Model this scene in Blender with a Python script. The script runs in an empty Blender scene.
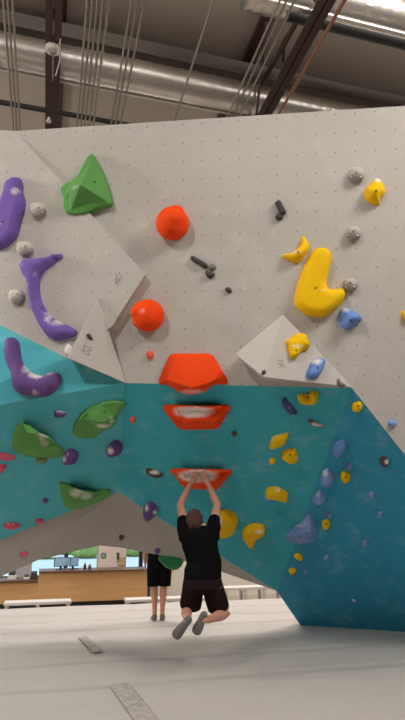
import bpy, bmesh, math, random
from mathutils import Vector, Matrix, noise
from mathutils.bvhtree import BVHTree
from mathutils.geometry import delaunay_2d_cdt

random.seed(4)
SC = bpy.context.scene
COL = SC.collection

# ------------------------------------------------------------------ camera
CAM = Vector((0, 0, 1.5)); PITCH = math.radians(16.0); F = 560.0
CP, SP = math.cos(PITCH), math.sin(PITCH)
cd = bpy.data.cameras.new('camera'); cam = bpy.data.objects.new('camera', cd); COL.objects.link(cam)
cam.location = CAM; cam.rotation_euler = (math.radians(90) + PITCH, 0, 0)
cd.sensor_fit = 'VERTICAL'; cd.sensor_height = 36.0; cd.lens = 36.0 * F / 720.0
cd.clip_start = 0.05; cd.clip_end = 300
SC.camera = cam

# survey helpers: sight lines from the place the photo was taken
def ray(px, py):
    x = (px - 202.5) / F; y = (360 - py) / F
    return Vector((x, CP - y * SP, SP + y * CP))          # length 1 along the optical axis
def at_d(px, py, inv): return CAM + ray(px, py) / inv
def at_y(px, py, Y):
    r = ray(px, py); return CAM + r * (Y / r.y)
def at_z(px, py, z):
    r = ray(px, py); return CAM + r * ((z - CAM.z) / r.z)
PSI = math.radians(15.2)
BU = Vector((math.cos(PSI), math.sin(PSI), 0)); BV = Vector((-math.sin(PSI), math.cos(PSI), 0))
def at_v(px, py, V):
    r = ray(px, py); return CAM + r * (V / r.dot(BV))
def uv_of(p): return p.dot(BU), p.dot(BV)
def bp(u, v, z): return BU * u + BV * v + Vector((0, 0, z))
def proj(p):
    d = p - CAM
    D = d.y * CP + d.z * SP; yc = d.z * CP - d.y * SP
    return 202.5 + F * d.x / D, 360 - F * yc / D

# ------------------------------------------------------------------ materials
def srgb(r, g, b):
    def f(c):
        c /= 255.0
        return c / 12.92 if c <= 0.04045 else ((c + 0.055) / 1.055) ** 2.4
    return (f(r), f(g), f(b), 1)
def base_mat(name):
    m = bpy.data.materials.new(name); m.use_nodes = True
    nt = m.node_tree; b = nt.nodes['Principled BSDF']
    return m, nt, b
def N(nt, t, **kw):
    n = nt.nodes.new(t)
    for k, v in kw.items():
        if k.startswith('i_'): n.inputs[k[2:].replace('_', ' ')].default_value = v
        else: setattr(n, k, v)
    return n
def mixc(nt, fac, a, b, blend='MIX'):
    n = nt.nodes.new('ShaderNodeMix'); n.data_type = 'RGBA'; n.blend_type = blend
    for s, v in ((0, fac), (6, a), (7, b)):
        if hasattr(v, 'is_linked') or hasattr(v, 'node'): nt.links.new(v, n.inputs[s])
        else: n.inputs[s].default_value = v
    return n.outputs[2]
def math_n(nt, op, a, b=0.0, clamp=False):
    n = nt.nodes.new('ShaderNodeMath'); n.operation = op; n.use_clamp = clamp
    for s, v in ((0, a), (1, b)):
        if hasattr(v, 'node'): nt.links.new(v, n.inputs[s])
        else: n.inputs[s].default_value = v
    return n.outputs[0]
def ramp(nt, x, p0, p1):
    n = N(nt, 'ShaderNodeMapRange'); n.inputs[1].default_value = p0; n.inputs[2].default_value = p1
    nt.links.new(x, n.inputs[0]); return n.outputs[0]
def noise_o(nt, vec, scale, detail=3, rough=0.55):
    n = N(nt, 'ShaderNodeTexNoise'); n.inputs['Scale'].default_value = scale
    n.inputs['Detail'].default_value = detail; n.inputs['Roughness'].default_value = rough
    if vec: nt.links.new(vec, n.inputs['Vector'])
    return n.outputs['Fac']
def add_bump(nt, b, h, strength, dist):
    n = N(nt, 'ShaderNodeBump'); n.inputs['Strength'].default_value = strength; n.inputs['Distance'].default_value = dist
    nt.links.new(h, n.inputs['Height']); nt.links.new(n.outputs[0], b.inputs['Normal'])

MATS = {}
def plain(name, col, rough=0.6, metal=0.0, var=0.06, scale=14, bump=0.0, spec=0.5):
    if name in MATS: return MATS[name]
    m, nt, b = base_mat(name)
    tc = N(nt, 'ShaderNodeTexCoord').outputs['Object']
    f = noise_o(nt, tc, scale)
    c = mixc(nt, f, tuple(x * (1 - var) for x in col[:3]) + (1,), tuple(min(1, x * (1 + var)) for x in col[:3]) + (1,))
    nt.links.new(c, b.inputs['Base Color'])
    b.inputs['Roughness'].default_value = rough; b.inputs['Metallic'].default_value = metal
    b.inputs['Specular IOR Level'].default_value = spec
    if bump: add_bump(nt, b, noise_o(nt, tc, scale * 4), bump, 0.01)
    MATS[name] = m; return m

def hold_mat(name, col, rough=0.6, second=None):
    """plastic / polyurethane hold with rubbed-in chalk where hands go (attribute 'chalk')"""
    if name in MATS: return MATS[name]
    m, nt, b = base_mat(name)
    tc = N(nt, 'ShaderNodeTexCoord').outputs['Object']
    f = noise_o(nt, tc, 9)
    c = mixc(nt, f, tuple(x * .93 for x in col[:3]) + (1,), tuple(min(1, x * 1.06) for x in col[:3]) + (1,))
    at = N(nt, 'ShaderNodeAttribute'); at.attribute_name = 'chalk'
    nz = noise_o(nt, tc, 26, 4, 0.65)
    t = math_n(nt, 'ADD', at.outputs['Fac'], math_n(nt, 'MULTIPLY', math_n(nt, 'SUBTRACT', nz, 0.5), 0.55))
    fac = ramp(nt, t, 0.14, 0.95)
    fac = math_n(nt, 'MULTIPLY', fac, ramp(nt, at.outputs['Fac'], 0.02, 0.2))
    c = mixc(nt, math_n(nt, 'MULTIPLY', fac, 0.95), c, srgb(232, 224, 216))
    nt.links.new(c, b.inputs['Base Color'])
    b.inputs['Roughness'].default_value = rough; b.inputs['Specular IOR Level'].default_value = 0.18
    add_bump(nt, b, noise_o(nt, tc, 160), 0.12, 0.004)
    MATS[name] = m; return m

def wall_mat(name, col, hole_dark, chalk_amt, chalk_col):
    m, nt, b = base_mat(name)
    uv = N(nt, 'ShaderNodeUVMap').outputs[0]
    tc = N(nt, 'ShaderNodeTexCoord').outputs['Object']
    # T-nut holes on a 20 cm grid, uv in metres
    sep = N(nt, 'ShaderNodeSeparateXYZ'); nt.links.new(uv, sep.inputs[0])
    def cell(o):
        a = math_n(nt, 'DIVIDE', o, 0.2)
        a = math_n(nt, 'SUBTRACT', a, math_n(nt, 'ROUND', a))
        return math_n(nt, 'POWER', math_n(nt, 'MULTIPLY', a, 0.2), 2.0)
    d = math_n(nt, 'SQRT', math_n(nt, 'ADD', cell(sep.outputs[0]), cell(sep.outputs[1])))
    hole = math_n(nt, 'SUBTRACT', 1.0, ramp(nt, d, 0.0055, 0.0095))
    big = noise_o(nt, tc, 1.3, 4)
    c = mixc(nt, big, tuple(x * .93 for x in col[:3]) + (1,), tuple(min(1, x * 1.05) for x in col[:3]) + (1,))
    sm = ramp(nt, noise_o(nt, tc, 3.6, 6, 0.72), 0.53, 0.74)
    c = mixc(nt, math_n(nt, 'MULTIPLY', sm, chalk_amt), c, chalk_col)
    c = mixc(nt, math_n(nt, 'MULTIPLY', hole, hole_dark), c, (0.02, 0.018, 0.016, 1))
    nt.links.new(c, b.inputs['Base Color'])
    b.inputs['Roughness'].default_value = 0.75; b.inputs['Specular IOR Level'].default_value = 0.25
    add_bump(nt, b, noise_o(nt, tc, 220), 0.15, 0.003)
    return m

GREY = (201, 190, 178)
M_GREY = wall_mat('grey_textured_panel', srgb(184, 179, 172), 0.6, 0.35, srgb(215, 208, 200))
M_TEAL3 = wall_mat('blue_teal_textured_panel', srgb(52, 148, 180), 0.25, 0.36, srgb(150, 195, 210))
M_TEAL2 = wall_mat('green_teal_textured_panel', srgb(62, 170, 186), 0.25, 0.4, srgb(165, 205, 206))
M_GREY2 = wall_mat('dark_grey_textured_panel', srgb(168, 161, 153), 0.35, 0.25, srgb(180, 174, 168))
M_TEAL = wall_mat('teal_textured_panel', srgb(82, 178, 190), 0.25, 0.4, srgb(165, 205, 206))
M_VOL = plain('grey_volume_paint', srgb(184, 179, 172), 0.75, var=0.05, scale=5, bump=0.1)

# ------------------------------------------------------------------ object helpers
def tag(o, label=None, cat=None, group=None, kind=None):
    if label: o['label'] = label
    if cat: o['category'] = cat
    if group: o['group'] = group
    if kind: o['kind'] = kind
    return o
def empty(name, loc, label=None, cat=None, group=None):
    o = bpy.data.objects.new(name, None); o.location = loc; o.empty_display_size = 0.1
    COL.objects.link(o); return tag(o, label, cat, group)
def obj(name, bm, mat, parent=None, origin=None, smooth=False):
    me = bpy.data.meshes.new(name)
    if parent is not None and origin is None: origin = parent_origin(parent)
    if origin is not None: bmesh.ops.translate(bm, verts=bm.verts, vec=-Vector(origin))
    bm.normal_update(); bm.to_mesh(me); bm.free()
    for mm in (mat if isinstance(mat, (list, tuple)) else [mat]): me.materials.append(mm)
    if smooth:
        for p in me.polygons: p.use_smooth = True
    o = bpy.data.objects.new(name, me); COL.objects.link(o)
    if parent is not None:
        o.parent = parent
    elif origin is not None: o.location = origin
    return o
ORI = {}
def parent_origin(p):
    v = Vector((0, 0, 0))
    while p is not None:
        v += p.location; p = p.parent
    return v
def auto_smooth(o, deg=30):
    me = o.data
    bm = bmesh.new(); bm.from_mesh(me)
    for e in bm.edges:
        if len(e.link_faces) == 2: e.smooth = e.calc_face_angle(0) < math.radians(deg)
    for f in bm.faces: f.smooth = True
    bm.to_mesh(me); bm.free()

def box(bm, c, s, axes=(Vector((1, 0, 0)), Vector((0, 1, 0)), Vector((0, 0, 1))), bev=0.0):
    """box centred at c with full sizes s along the axes"""
    vs = []
    for dz in (-.5, .5):
        for dy in (-.5, .5):
            for dx in (-.5, .5):
                vs.append(bm.verts.new(Vector(c) + axes[0] * dx * s[0] + axes[1] * dy * s[1] + axes[2] * dz * s[2]))
    fs = [bm.faces.new([vs[i] for i in q]) for q in
          ((0, 2, 3, 1), (4, 5, 7, 6), (0, 1, 5, 4), (2, 6, 7, 3), (0, 4, 6, 2), (1, 3, 7, 5))]
    if bev:
        es = list({e for f in fs for e in f.edges})
        bmesh.ops.bevel(bm, geom=es, offset=bev, segments=2, affect='EDGES', profile=0.5)
    return bm
BAX = (BU, BV, Vector((0, 0, 1)))
def frame(d, ref=None):
    d = d.normalized()
    ref = ref or (Vector((0, 0, 1)) if abs(d.z) < .9 else Vector((1, 0, 0)))
    a = (ref - d * ref.dot(d)).normalized(); return a, d.cross(a)
def tube(bm, pts, rad, n=14, ref=None, flat=None, cap=True):
    """round / elliptical tube along pts; flat[i] scales the second axis"""
    pts = [Vector(p) for p in pts]; rings = []
    if not hasattr(rad, '__len__'): rad = [rad] * len(pts)
    for i, p in enumerate(pts):
        d = (pts[min(i + 1, len(pts) - 1)] - pts[max(i - 1, 0)])
        a, b = frame(d, ref); fl = flat[i] if flat else 1.0
        rings.append([bm.verts.new(p + a * rad[i] * math.cos(t) + b * rad[i] * fl * math.sin(t))
                      for t in (2 * math.pi * k / n for k in range(n))])
    for i in range(len(rings) - 1):
        for k in range(n):
            bm.faces.new((rings[i][k], rings[i][(k + 1) % n], rings[i + 1][(k + 1) % n], rings[i + 1][k]))
    if cap:
        bm.faces.new(list(reversed(rings[0]))); bm.faces.new(rings[-1])
    return bm
def ball(bm, c, r, sc=(1, 1, 1), rot=None, seg=20):
    m = Matrix.Translation(Vector(c)) @ (rot.to_4x4() if rot else Matrix()) @ Matrix.Diagonal((sc[0], sc[1], sc[2], 1))
    bmesh.ops.create_uvsphere(bm, u_segments=seg, v_segments=seg // 2 + 2, radius=r, matrix=m); return bm
def cyl(bm, p0, p1, r, n=16): return tube(bm, [p0, p1], r, n)
def remesh(bm, voxel, smooth=2):
    me = bpy.data.meshes.new('t'); bmesh.ops.recalc_face_normals(bm, faces=bm.faces); bm.to_mesh(me); bm.free()
    o = bpy.data.objects.new('t', me); COL.objects.link(o)
    r = o.modifiers.new('r', 'REMESH'); r.mode = 'VOXEL'; r.voxel_size = voxel
    if smooth:
        s = o.modifiers.new('s', 'SMOOTH'); s.iterations = smooth; s.factor = 0.5
    dg = bpy.context.evaluated_depsgraph_get(); dg.update()
    me2 = bpy.data.meshes.new_from_object(o.evaluated_get(dg))
    out = bmesh.new(); out.from_mesh(me2)
    bpy.data.objects.remove(o); bpy.data.meshes.remove(me); bpy.data.meshes.remove(me2)
    return out

# ------------------------------------------------------------------ climbing wall
def g_inv(x): return .1608 + 4.17e-5 * (x - 65)
def gl_inv(x, y): return .1671 + 4.8e-5 * (x - 145) + 1.5e-5 * (y - 274)
def gr_inv(x, y): return .1727 - 5.2e-5 * (x - 352) - 2.9e-5 * (y - 388)
def flr(x, y): return (at_z(x, y, 0) - CAM).y and 1.0 / ((at_z(x, y, 0) - CAM).dot(Vector((0, CP, SP))))
WV = {
 'tl': (-120, 122, gl_inv(-120, 122)), 'b': (15, 131, g_inv(15)), 'd': (440, 103.6, g_inv(440)), 'c': (560, 95, gr_inv(560, 95)),
 'T': (145, 274, gl_inv(145, 274)), 'Tb': (146, 275.8, g_inv(146)), 'E': (112, 326, gl_inv(112, 326)), 'Eg': (114, 327.5, g_inv(114)),
 'B': (67, 358, gl_inv(67, 358)), 'A': (-120, 266, gl_inv(-120, 266)), 'C': (125, 383, g_inv(125)), 'H': (352, 388, .1727),
 'Q': (560, 651, flr(560, 651)), 'R': (300, 625, flr(300, 625)), 'S': (405, 632, flr(405, 632)), 'J': (277, 591, .1243),
 'Dl': (-120, 426, .1735), 'K': (118, 492, .1392), 'L': (-120, 589, .129),
 'e1': (120, 547.5, .1266), 'e0': (100, 545.5, .1270), 'em': (38, 560, .1290), 'el': (0, 577, .1316), 'ef': (-110, 638, flr(-110, 638)), 'eg': (-165, 641, flr(-165, 638)),
 'e2': (172, 557.5, .1255), 'e3': (225, 573, .1245),
}
WP = {k: at_d(*v) for k, v in WV.items()}
WF = [  # facets: vertex names, teal?
 ('b C H d', 0), ('b T Eg C', 0),
 ('tl A B E T b', 0), ('T E Eg Tb', 0), ('b T Tb', 0), ('E B C Eg', 0),
 ('A Dl C B', 1), ('Dl L K C', 1), ('C K J H', 2),
 ('H J R S Q', 4), ('d H Q c', 0),
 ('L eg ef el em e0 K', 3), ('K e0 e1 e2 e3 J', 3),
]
WF[0] = ('b Tb Eg C H d', 0); WF.pop(1)
def build_wall():
    bm = bmesh.new(); uvl = bm.loops.layers.uv.new('UVMap')
    vs = {k: bm.verts.new(p) for k, p in WP.items()}
    front = []
    for names, teal in WF:
        f = bm.faces.new([vs[k] for k in names.split()]); f.material_index = teal; front.append(f)
    bm.normal_update()
    for f in front:
        if f.normal.dot(CAM - f.calc_center_median()) < 0: f.normal_flip()
    bm.normal_update()
    tri = bmesh.ops.triangulate(bm, faces=[f for f in front if len(f.verts) > 4])['faces']
    front = list(bm.faces); bm.normal_update()
    # uv in metres: each panel family measured along its own horizontal
    org = at_d(165, 144.3, g_inv(165)); far = at_d(221.3, 140.7, g_inv(221.3)); gu = (far - org).normalized()
    for f in front:
        n = f.normal
        if abs(n.dot(Gn)) > .995: u = gu; o = org
        else:
            u = Vector((0, 0, 1)).cross(n)
            u = u.normalized() if u.length > .05 else gu
            o = f.verts[0].co + u * .07
        w = n.cross(u).normalized()
        for l in f.loops: l[uvl].uv = ((l.vert.co - o).dot(u), (l.vert.co - o).dot(w))
    fb = BVHTree.FromBMesh(bm)
    # back skin and edges: the wall is a 16 cm thick shell
    off = Vector((0, .15, .07)); bk = {}
    bnd = [e for e in bm.edges if len(e.link_faces) == 1]
    for v in list(bm.verts): bk[v] = bm.verts.new(v.co + off)
    for f in front:
        nf = bm.faces.new([bk[v] for v in reversed(f.verts)]); nf.material_index = 0
    for e in bnd:
        a, b = e.verts
        bm.faces.new((a, b, bk[b], bk[a])).material_index = 0
    bmesh.ops.recalc_face_normals(bm, faces=[f for f in bm.faces if f not in set(front)])
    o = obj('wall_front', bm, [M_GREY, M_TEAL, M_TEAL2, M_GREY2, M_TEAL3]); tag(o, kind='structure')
    return o, fb
Gn = (WP['d'] - WP['b']).cross(WP['H'] - WP['b']).normalized()
wall, WALL_BVH = build_wall()
bvhs = [WALL_BVH]
def hit(px, py):
    r = ray(px, py).normalized(); best = None
    for b in bvhs:
        h = b.ray_cast(CAM, r)
        if h[0] is not None and (best is None or h[3] < best[2]):
            n = h[1] if h[1].dot(r) < 0 else -h[1]
            best = (h[0], n, h[3])
    return best[0], best[1]
def on_plane(px, py, p0, n, h=0.0):
    r = ray(px, py); q = p0 + n * h
    return CAM + r * ((q - CAM).dot(n) / r.dot(n))

# ---- the two big plywood volumes
def volume(name, label, front, back, faces, cat='volume'):
    """front: {key:(px,py,inv)}, back points on the wall"""
    bm = bmesh.new(); P = {}
    for k, (x, y, inv) in front.items(): P[k] = bm.verts.new(at_d(x, y, inv))
    for k, (x, y, inv) in back.items(): P[k] = bm.verts.new(at_d(x, y, inv))
    for f in faces: bm.faces.new([P[k] for k in f.split()])
    bmesh.ops.recalc_face_normals(bm, faces=bm.faces)
    bmesh.ops.bevel(bm, geom=list(bm.edges), offset=.006, segments=1, affect='EDGES')
    b = BVHTree.FromBMesh(bm)
    c = sum((v.co for v in bm.verts), Vector()) / len(bm.verts)
    o = obj('body', bm, M_VOL, None, None); 
    root = empty(name, c, label, cat)
    o.data.transform(Matrix.Translation(-c)); o.parent = root
    bvhs.append(b)
    return root, o
def thin_marks(root, strokes, mat, w=.008, name='printed_mark'):
    """short printed strokes lying on a surface, traced as ribbons"""
    bm = bmesh.new()
    for s in strokes:
        pts = []
        for x, y in s:
            p, n = hit(x, y); pts.append((p + n * .003, n))
        for (p, n), (q, m) in zip(pts, pts[1:]):
            t = (q - p).normalized().cross(n) * w / 2
            vs = [bm.verts.new(c) for c in (p - t, p + t, q + t, q - t)]
            vs += [bm.verts.new(v.co - n * .0025) for v in vs]
            for q4 in ((0, 1, 2, 3), (7, 6, 5, 4), (0, 4, 5, 1), (1, 5, 6, 2), (2, 6, 7, 3), (3, 7, 4, 0)):
                bm.faces.new([vs[i] for i in q4])
    bmesh.ops.recalc_face_normals(bm, faces=bm.faces)
    return obj(name, bm, mat, root)
gi = g_inv
volL, _ = volume('climbing_volume', 'narrow grey triangular plywood volume at the left, sitting on the edge of the teal paint', 
    {'a': (98, 297, .1662), 'b': (67, 358, .1730), 'c': (126, 383.5, .1641)},
    {'a2': (99, 299, .1635), 'b2': (71, 357, .1630), 'c2': (124, 380, .1622)},
    ['a b c', 'a2 c2 b2', 'a a2 b2 b', 'b b2 c2 c', 'c c2 a2 a'])
volR, _ = volume('climbing_volume', 'wide grey faceted plywood volume below the yellow L, carrying a yellow and a blue hold',
    {'p': (283, 314.5, gi(283) + .0035), 'l': (235, 354.5, gi(235) + .0075), 'm': (264, 377.5, gi(264) + .0125), 'r': (352.5, 387.5, .1735)},
    {'p2': (282.5, 316.5, gi(282) - .001), 'l2': (240, 357, gi(240) - .001), 'm2': (264, 380.5, gi(264) - .001), 'r2': (350, 386, .1715)},
    ['p l m', 'p m r', 'p2 m2 l2', 'p2 r2 m2', 'p p2 l2 l', 'l l2 m2 m', 'm m2 r2 r', 'r r2 p2 p'])
M_MARK = plain('grey_print', srgb(150, 145, 139), .8)
thin_marks(volL, [[(83, 346), (91, 347.5)], [(82, 349), (86, 351), (92, 350)], [(84, 353), (90, 355.5)], [(85, 344), (82.5, 352)], [(91, 347), (88, 356)]], M_MARK)
thin_marks(volR, [[(277, 360), (283, 361.5)], [(278, 363), (284, 365)], [(280, 366.5), (286, 367)], [(283, 360), (280, 367)]], M_MARK)
thin_marks(wall, [[(115, 273), (121, 284)], [(119, 272), (122, 279)], [(115, 278), (118, 286)], [(115, 283), (121, 279)]], M_MARK)

# ------------------------------------------------------------------ holds
def smooth_outline(pts, per=4):
    out = []; n = len(pts)
    for i in range(n):
        p0, p1, p2, p3 = (Vector(pts[(i + k - 1) % n]) for k in range(4))
        for s in range(per):
            t = s / per
            out.append(0.5 * ((2 * p1) + (p2 - p0) * t + (2 * p0 - 5 * p1 + 4 * p2 - p3) * t * t + (3 * p1 - p0 - 3 * p2 + p3) * t ** 3))
    return out
def inside(p, poly):
    c = False; n = len(poly)
    for i in range(n):
        a = poly[i]; b = poly[i - 1]
        if (a.y > p.y) != (b.y > p.y) and p.x < (b.x - a.x) * (p.y - a.y) / (b.y - a.y) + a.x: c = not c
    return c
def dist(p, poly):
    best = 1e9; n = len(poly)
    for i in range(n):
        a = poly[i]; ab = poly[i - 1] - a; L = ab.length_squared
        t = max(0, min(1, (p - a).dot(ab) / L)) if L else 0
        best = min(best, (p - a - ab * t).length_squared)
    return math.sqrt(best)
def chalk_attr(o, spots):
    me = o.data; at = me.attributes.new('chalk', 'FLOAT', 'POINT')
    if not spots: return
    loc = parent_origin(o)
    for i, v in enumerate(me.vertices):
        x, y = proj(v.co + loc); c = 0
        for (cx, cy, rx, ry, s) in spots:
            d = math.hypot((x - cx) / rx, (y - cy) / ry)
            c = max(c, s * max(0, 1 - d * d))
        at.data[i].value = c
def bolts_on(root, o, bolts, r=.011, mat=None):
    if not bolts: return
    bm = bmesh.new(); bm.from_mesh(o.data); loc = parent_origin(o); bmesh.ops.translate(bm, verts=bm.verts, vec=loc)
    t = BVHTree.FromBMesh(bm); bm.free()
    for x, y in bolts:
        r0 = ray(x, y).normalized(); h = t.ray_cast(CAM, r0)
        if h[0] is None: continue
        n = h[1] if h[1].dot(r0) < 0 else -h[1]
        b = bmesh.new()
        a, c = frame(n)
        # washer ring with a sunk hex socket
        N_ = 18; rings = []
        for rr, hh in ((r * 1.15, -.004), (r * 1.15, .003), (r * .62, .003), (r * .5, -.003)):
            rings.append([b.verts.new(h[0] + n * hh + (a * math.cos(2 * math.pi * k / N_) + c * math.sin(2 * math.pi * k / N_)) * rr) for k in range(N_)])
        for i in range(3):
            for k in range(N_): b.faces.new((rings[i][k], rings[i][(k + 1) % N_], rings[i + 1][(k + 1) % N_], rings[i + 1][k]))
        b.faces.new(rings[3])
        bmesh.ops.recalc_face_normals(b, faces=b.faces)
        obj('bolt', b, mat or M_BOLT, root)
M_BOLT = plain('dark_bolt', srgb(40, 36, 34), .45, .6)

def dome_bm(outline, H, roll=None, lip=(0, 0), peak=None, rough=0.0, p0=None, n=None, per=4, res=13):
    cx = sum(p[0] for p in outline) / len(outline); cy = sum(p[1] for p in outline) / len(outline)
    if p0 is None: p0, n = hit(max(1, cx), cy)
    sm = smooth_outline(outline, per)
    pts3 = [on_plane(q[0], q[1], p0, n) for q in sm]
    ux = (Vector((1, 0, 0)) - n * n.x).normalized(); uy = n.cross(ux)
    P = [Vector(((q - p0).dot(ux), (q - p0).dot(uy))) for q in pts3]
    x0, x1 = min(p.x for p in P), max(p.x for p in P); y0, y1 = min(p.y for p in P), max(p.y for p in P)
    s = max(min(x1 - x0, y1 - y0) / res, max(x1 - x0, y1 - y0) / 46)
    verts = list(P); nb = len(P); dd = [0.0] * nb
    iy = 0; y = y0 + s * .5
    while y < y1:
        x = x0 + s * (.5 if iy % 2 else 1.0)
        while x < x1:
            q = Vector((x, y))
            if inside(q, P):
                d = dist(q, P)
                if d > s * .35: verts.append(q); dd.append(d)
            x += s
        y += s * .87; iy += 1
    R = roll or max(dd + [1e-3]); R = min(R, max(dd + [1e-3]))
    co, ed, fa, ov, oe, of = delaunay_2d_cdt(verts, [(i, (i + 1) % nb) for i in range(nb)], [], 1, 1e-6)
    if peak:
        pk = on_plane(peak[0], peak[1], p0, n); pk = Vector(((pk - p0).dot(ux), (pk - p0).dot(uy)))
    span = max(x1 - x0, y1 - y0)
    bm = bmesh.new(); bv = []
    for i, c in enumerate(co):
        src = ov[i][0] if ov[i] else 0
        d = dd[src] if ov[i] else dist(c, P)
        t = min(d / R, 1.0); h = H * math.sqrt(max(0, 1 - (1 - t) ** 2))
        nx = ((c.x - x0) / max(1e-6, x1 - x0) - .5) * 2; ny = ((c.y - y0) / max(1e-6, y1 - y0) - .5) * 2
        h *= max(.15, 1 + lip[0] * nx + lip[1] * ny)
        if peak: h *= .45 + .8 * max(0, 1 - (c - pk).length / (span * .75))
        w = p0 + ux * c.x + uy * c.y
        if rough and t > .1: h += rough * noise.noise(w * 14)
        if d < 1e-6: h = -.012
        bv.append(bm.verts.new(w + n * h))
    for f in fa:
        try: bm.faces.new([bv[i] for i in f])
        except ValueError: pass
    # foot ring: a short straight edge before it rolls over
    bmesh.ops.recalc_face_normals(bm, faces=bm.faces)
    for f in bm.faces:
        if f.normal.dot(n) < 0: f.normal_flip()
    return bm, p0, n
HOLD_COUNT = [0]
def finish(bm, p0, mat, label, name='climbing_hold', cat='climbing hold', chalk=None, bolts=None, group=None, extra=None, flat=None):
    if bolts or extra:
        root = empty(name, p0, label, cat, group)
        o = obj('body', bm, mat, root, smooth=True)
    else:
        o = obj(name, bm, mat, None, p0, smooth=True); tag(o, label, cat, group); root = o
    if flat: auto_smooth(o, flat)
    chalk_attr(o, chalk)
    bolts_on(root, o, bolts)
    return root, o
def dome(colr, outline, H, label, roll=None, lip=(0, 0), peak=None, rough=0.0, chalk=None, bolts=None, group=None, extra=None, per=4, p0=None, n=None, res=13):
    bm, p0, n = dome_bm(outline, H, roll, lip, peak, rough, p0, n, per, res)
    return finish(bm, p0, HM[colr], label, chalk=chalk, bolts=bolts, group=group, extra=extra) + (p0, n)
def ell(cx, cy, rx, ry=None, k=9, ph=.3, wob=.0, rot=0.0):
    ry = ry or rx; out = []
    for i in range(k):
        t = 2 * math.pi * i / k + ph; w = 1 + wob * math.sin(3.1 * i + cx)
        x, y = rx * math.cos(t) * w, ry * math.sin(t) * w
        out.append((cx + x * math.cos(rot) - y * math.sin(rot), cy + x * math.sin(rot) + y * math.cos(rot)))
    return out
def facet(colr, outline, inner, edges, label, rim=0.02, chalk=None, bolts=None, group=None, bev=.012, plane=None, sub=3, extra=None, skirt=.012):
    """angular hold: outline at rim height, inner vertices (px,py,h) joined by ridge edges"""
    cx = sum(p[0] for p in outline) / len(outline); cy = sum(p[1] for p in outline) / len(outline)
    p0, n = plane or hit(cx, cy)
    ux = (Vector((1, 0, 0)) - n * n.x).normalized(); uy = n.cross(ux)
    base = [on_plane(x, y, p0, n) for x, y in outline]; nb = len(base)
    P3 = [b + n * rim for b in base] + [on_plane(x, y, p0, n, h) for x, y, h in inner]
    P2 = [Vector(((q - p0).dot(ux), (q - p0).dot(uy))) for q in P3]
    E = [(i, (i + 1) % nb) for i in range(nb)] + [(a + nb, b + nb) for a, b in edges]
    co, ed, fa, ov, oe, of = delaunay_2d_cdt(P2, E, [], 1, 1e-6)
    hs = [(q - p0).dot(n) for q in P3]
    bm = bmesh.new(); bv = []
    for i, c in enumerate(co):
        h = hs[ov[i][0]] if ov[i] else rim
        bv.append(bm.verts.new(p0 + ux * c.x + uy * c.y + n * h))
    for f in fa: bm.faces.new([bv[i] for i in f])
    bm.normal_update()
    bd = [e for e in bm.edges if len(e.link_faces) == 1]
    ex = bmesh.ops.extrude_edge_only(bm, edges=bd)
    nv = [g for g in ex['geom'] if isinstance(g, bmesh.types.BMVert)]
    for v in nv: v.co -= n * (rim + skirt)
    bmesh.ops.recalc_face_normals(bm, faces=bm.faces)
    bm.normal_update()
    top = max(bm.faces, key=lambda f: f.calc_area())
    if top.normal.dot(n) < 0:
        for f in bm.faces: f.normal_flip()
    if sub:
        bmesh.ops.subdivide_edges(bm, edges=list(bm.edges), cuts=sub, use_grid_fill=True)
        free = [v for v in bm.verts if not v.is_boundary]
        for _ in range(1): bmesh.ops.smooth_vert(bm, verts=free, factor=.35, use_axis_x=True, use_axis_y=True, use_axis_z=True)
    return finish(bm, p0, HM[colr], label, chalk=chalk, bolts=bolts, group=group, flat=16, extra=extra) + (p0, n)

HM = {
 'purple': hold_mat('purple_hold', srgb(114, 88, 164)), 'dpurple': hold_mat('dark_purple_hold', srgb(100, 72, 130)),
 'green': hold_mat('green_hold', srgb(92, 148, 76)), 'dgreen': hold_mat('dark_green_hold', srgb(40, 120, 70)),
 'red': hold_mat('orange_red_hold', srgb(234, 68, 6), .7), 'coral': hold_mat('coral_hold', srgb(232, 96, 74)),
 'yellow': hold_mat('yellow_hold', srgb(234, 186, 4), .65), 'blue': hold_mat('blue_hold', srgb(104, 138, 198)),
 'dblue': hold_mat('dark_blue_hold', srgb(78, 92, 146)), 'slate': hold_mat('slate_blue_hold', srgb(120, 148, 200)),
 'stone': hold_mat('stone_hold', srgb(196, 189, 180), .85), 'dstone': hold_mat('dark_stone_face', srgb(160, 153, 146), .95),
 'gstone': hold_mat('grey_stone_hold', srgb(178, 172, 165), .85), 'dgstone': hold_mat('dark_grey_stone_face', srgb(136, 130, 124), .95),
 'black': hold_mat('black_hold', srgb(72, 68, 66), .6), 'grey': hold_mat('grey_hold', srgb(120, 116, 112), .6),
 'pink': hold_mat('pink_hold', srgb(214, 92, 118)), 'white': hold_mat('white_hold', srgb(214, 208, 204), .6),
 'brown': hold_mat('brown_hold', srgb(86, 76, 68), .7), 'olive': hold_mat('olive_hold', srgb(120, 140, 96), .7),
}

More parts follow.
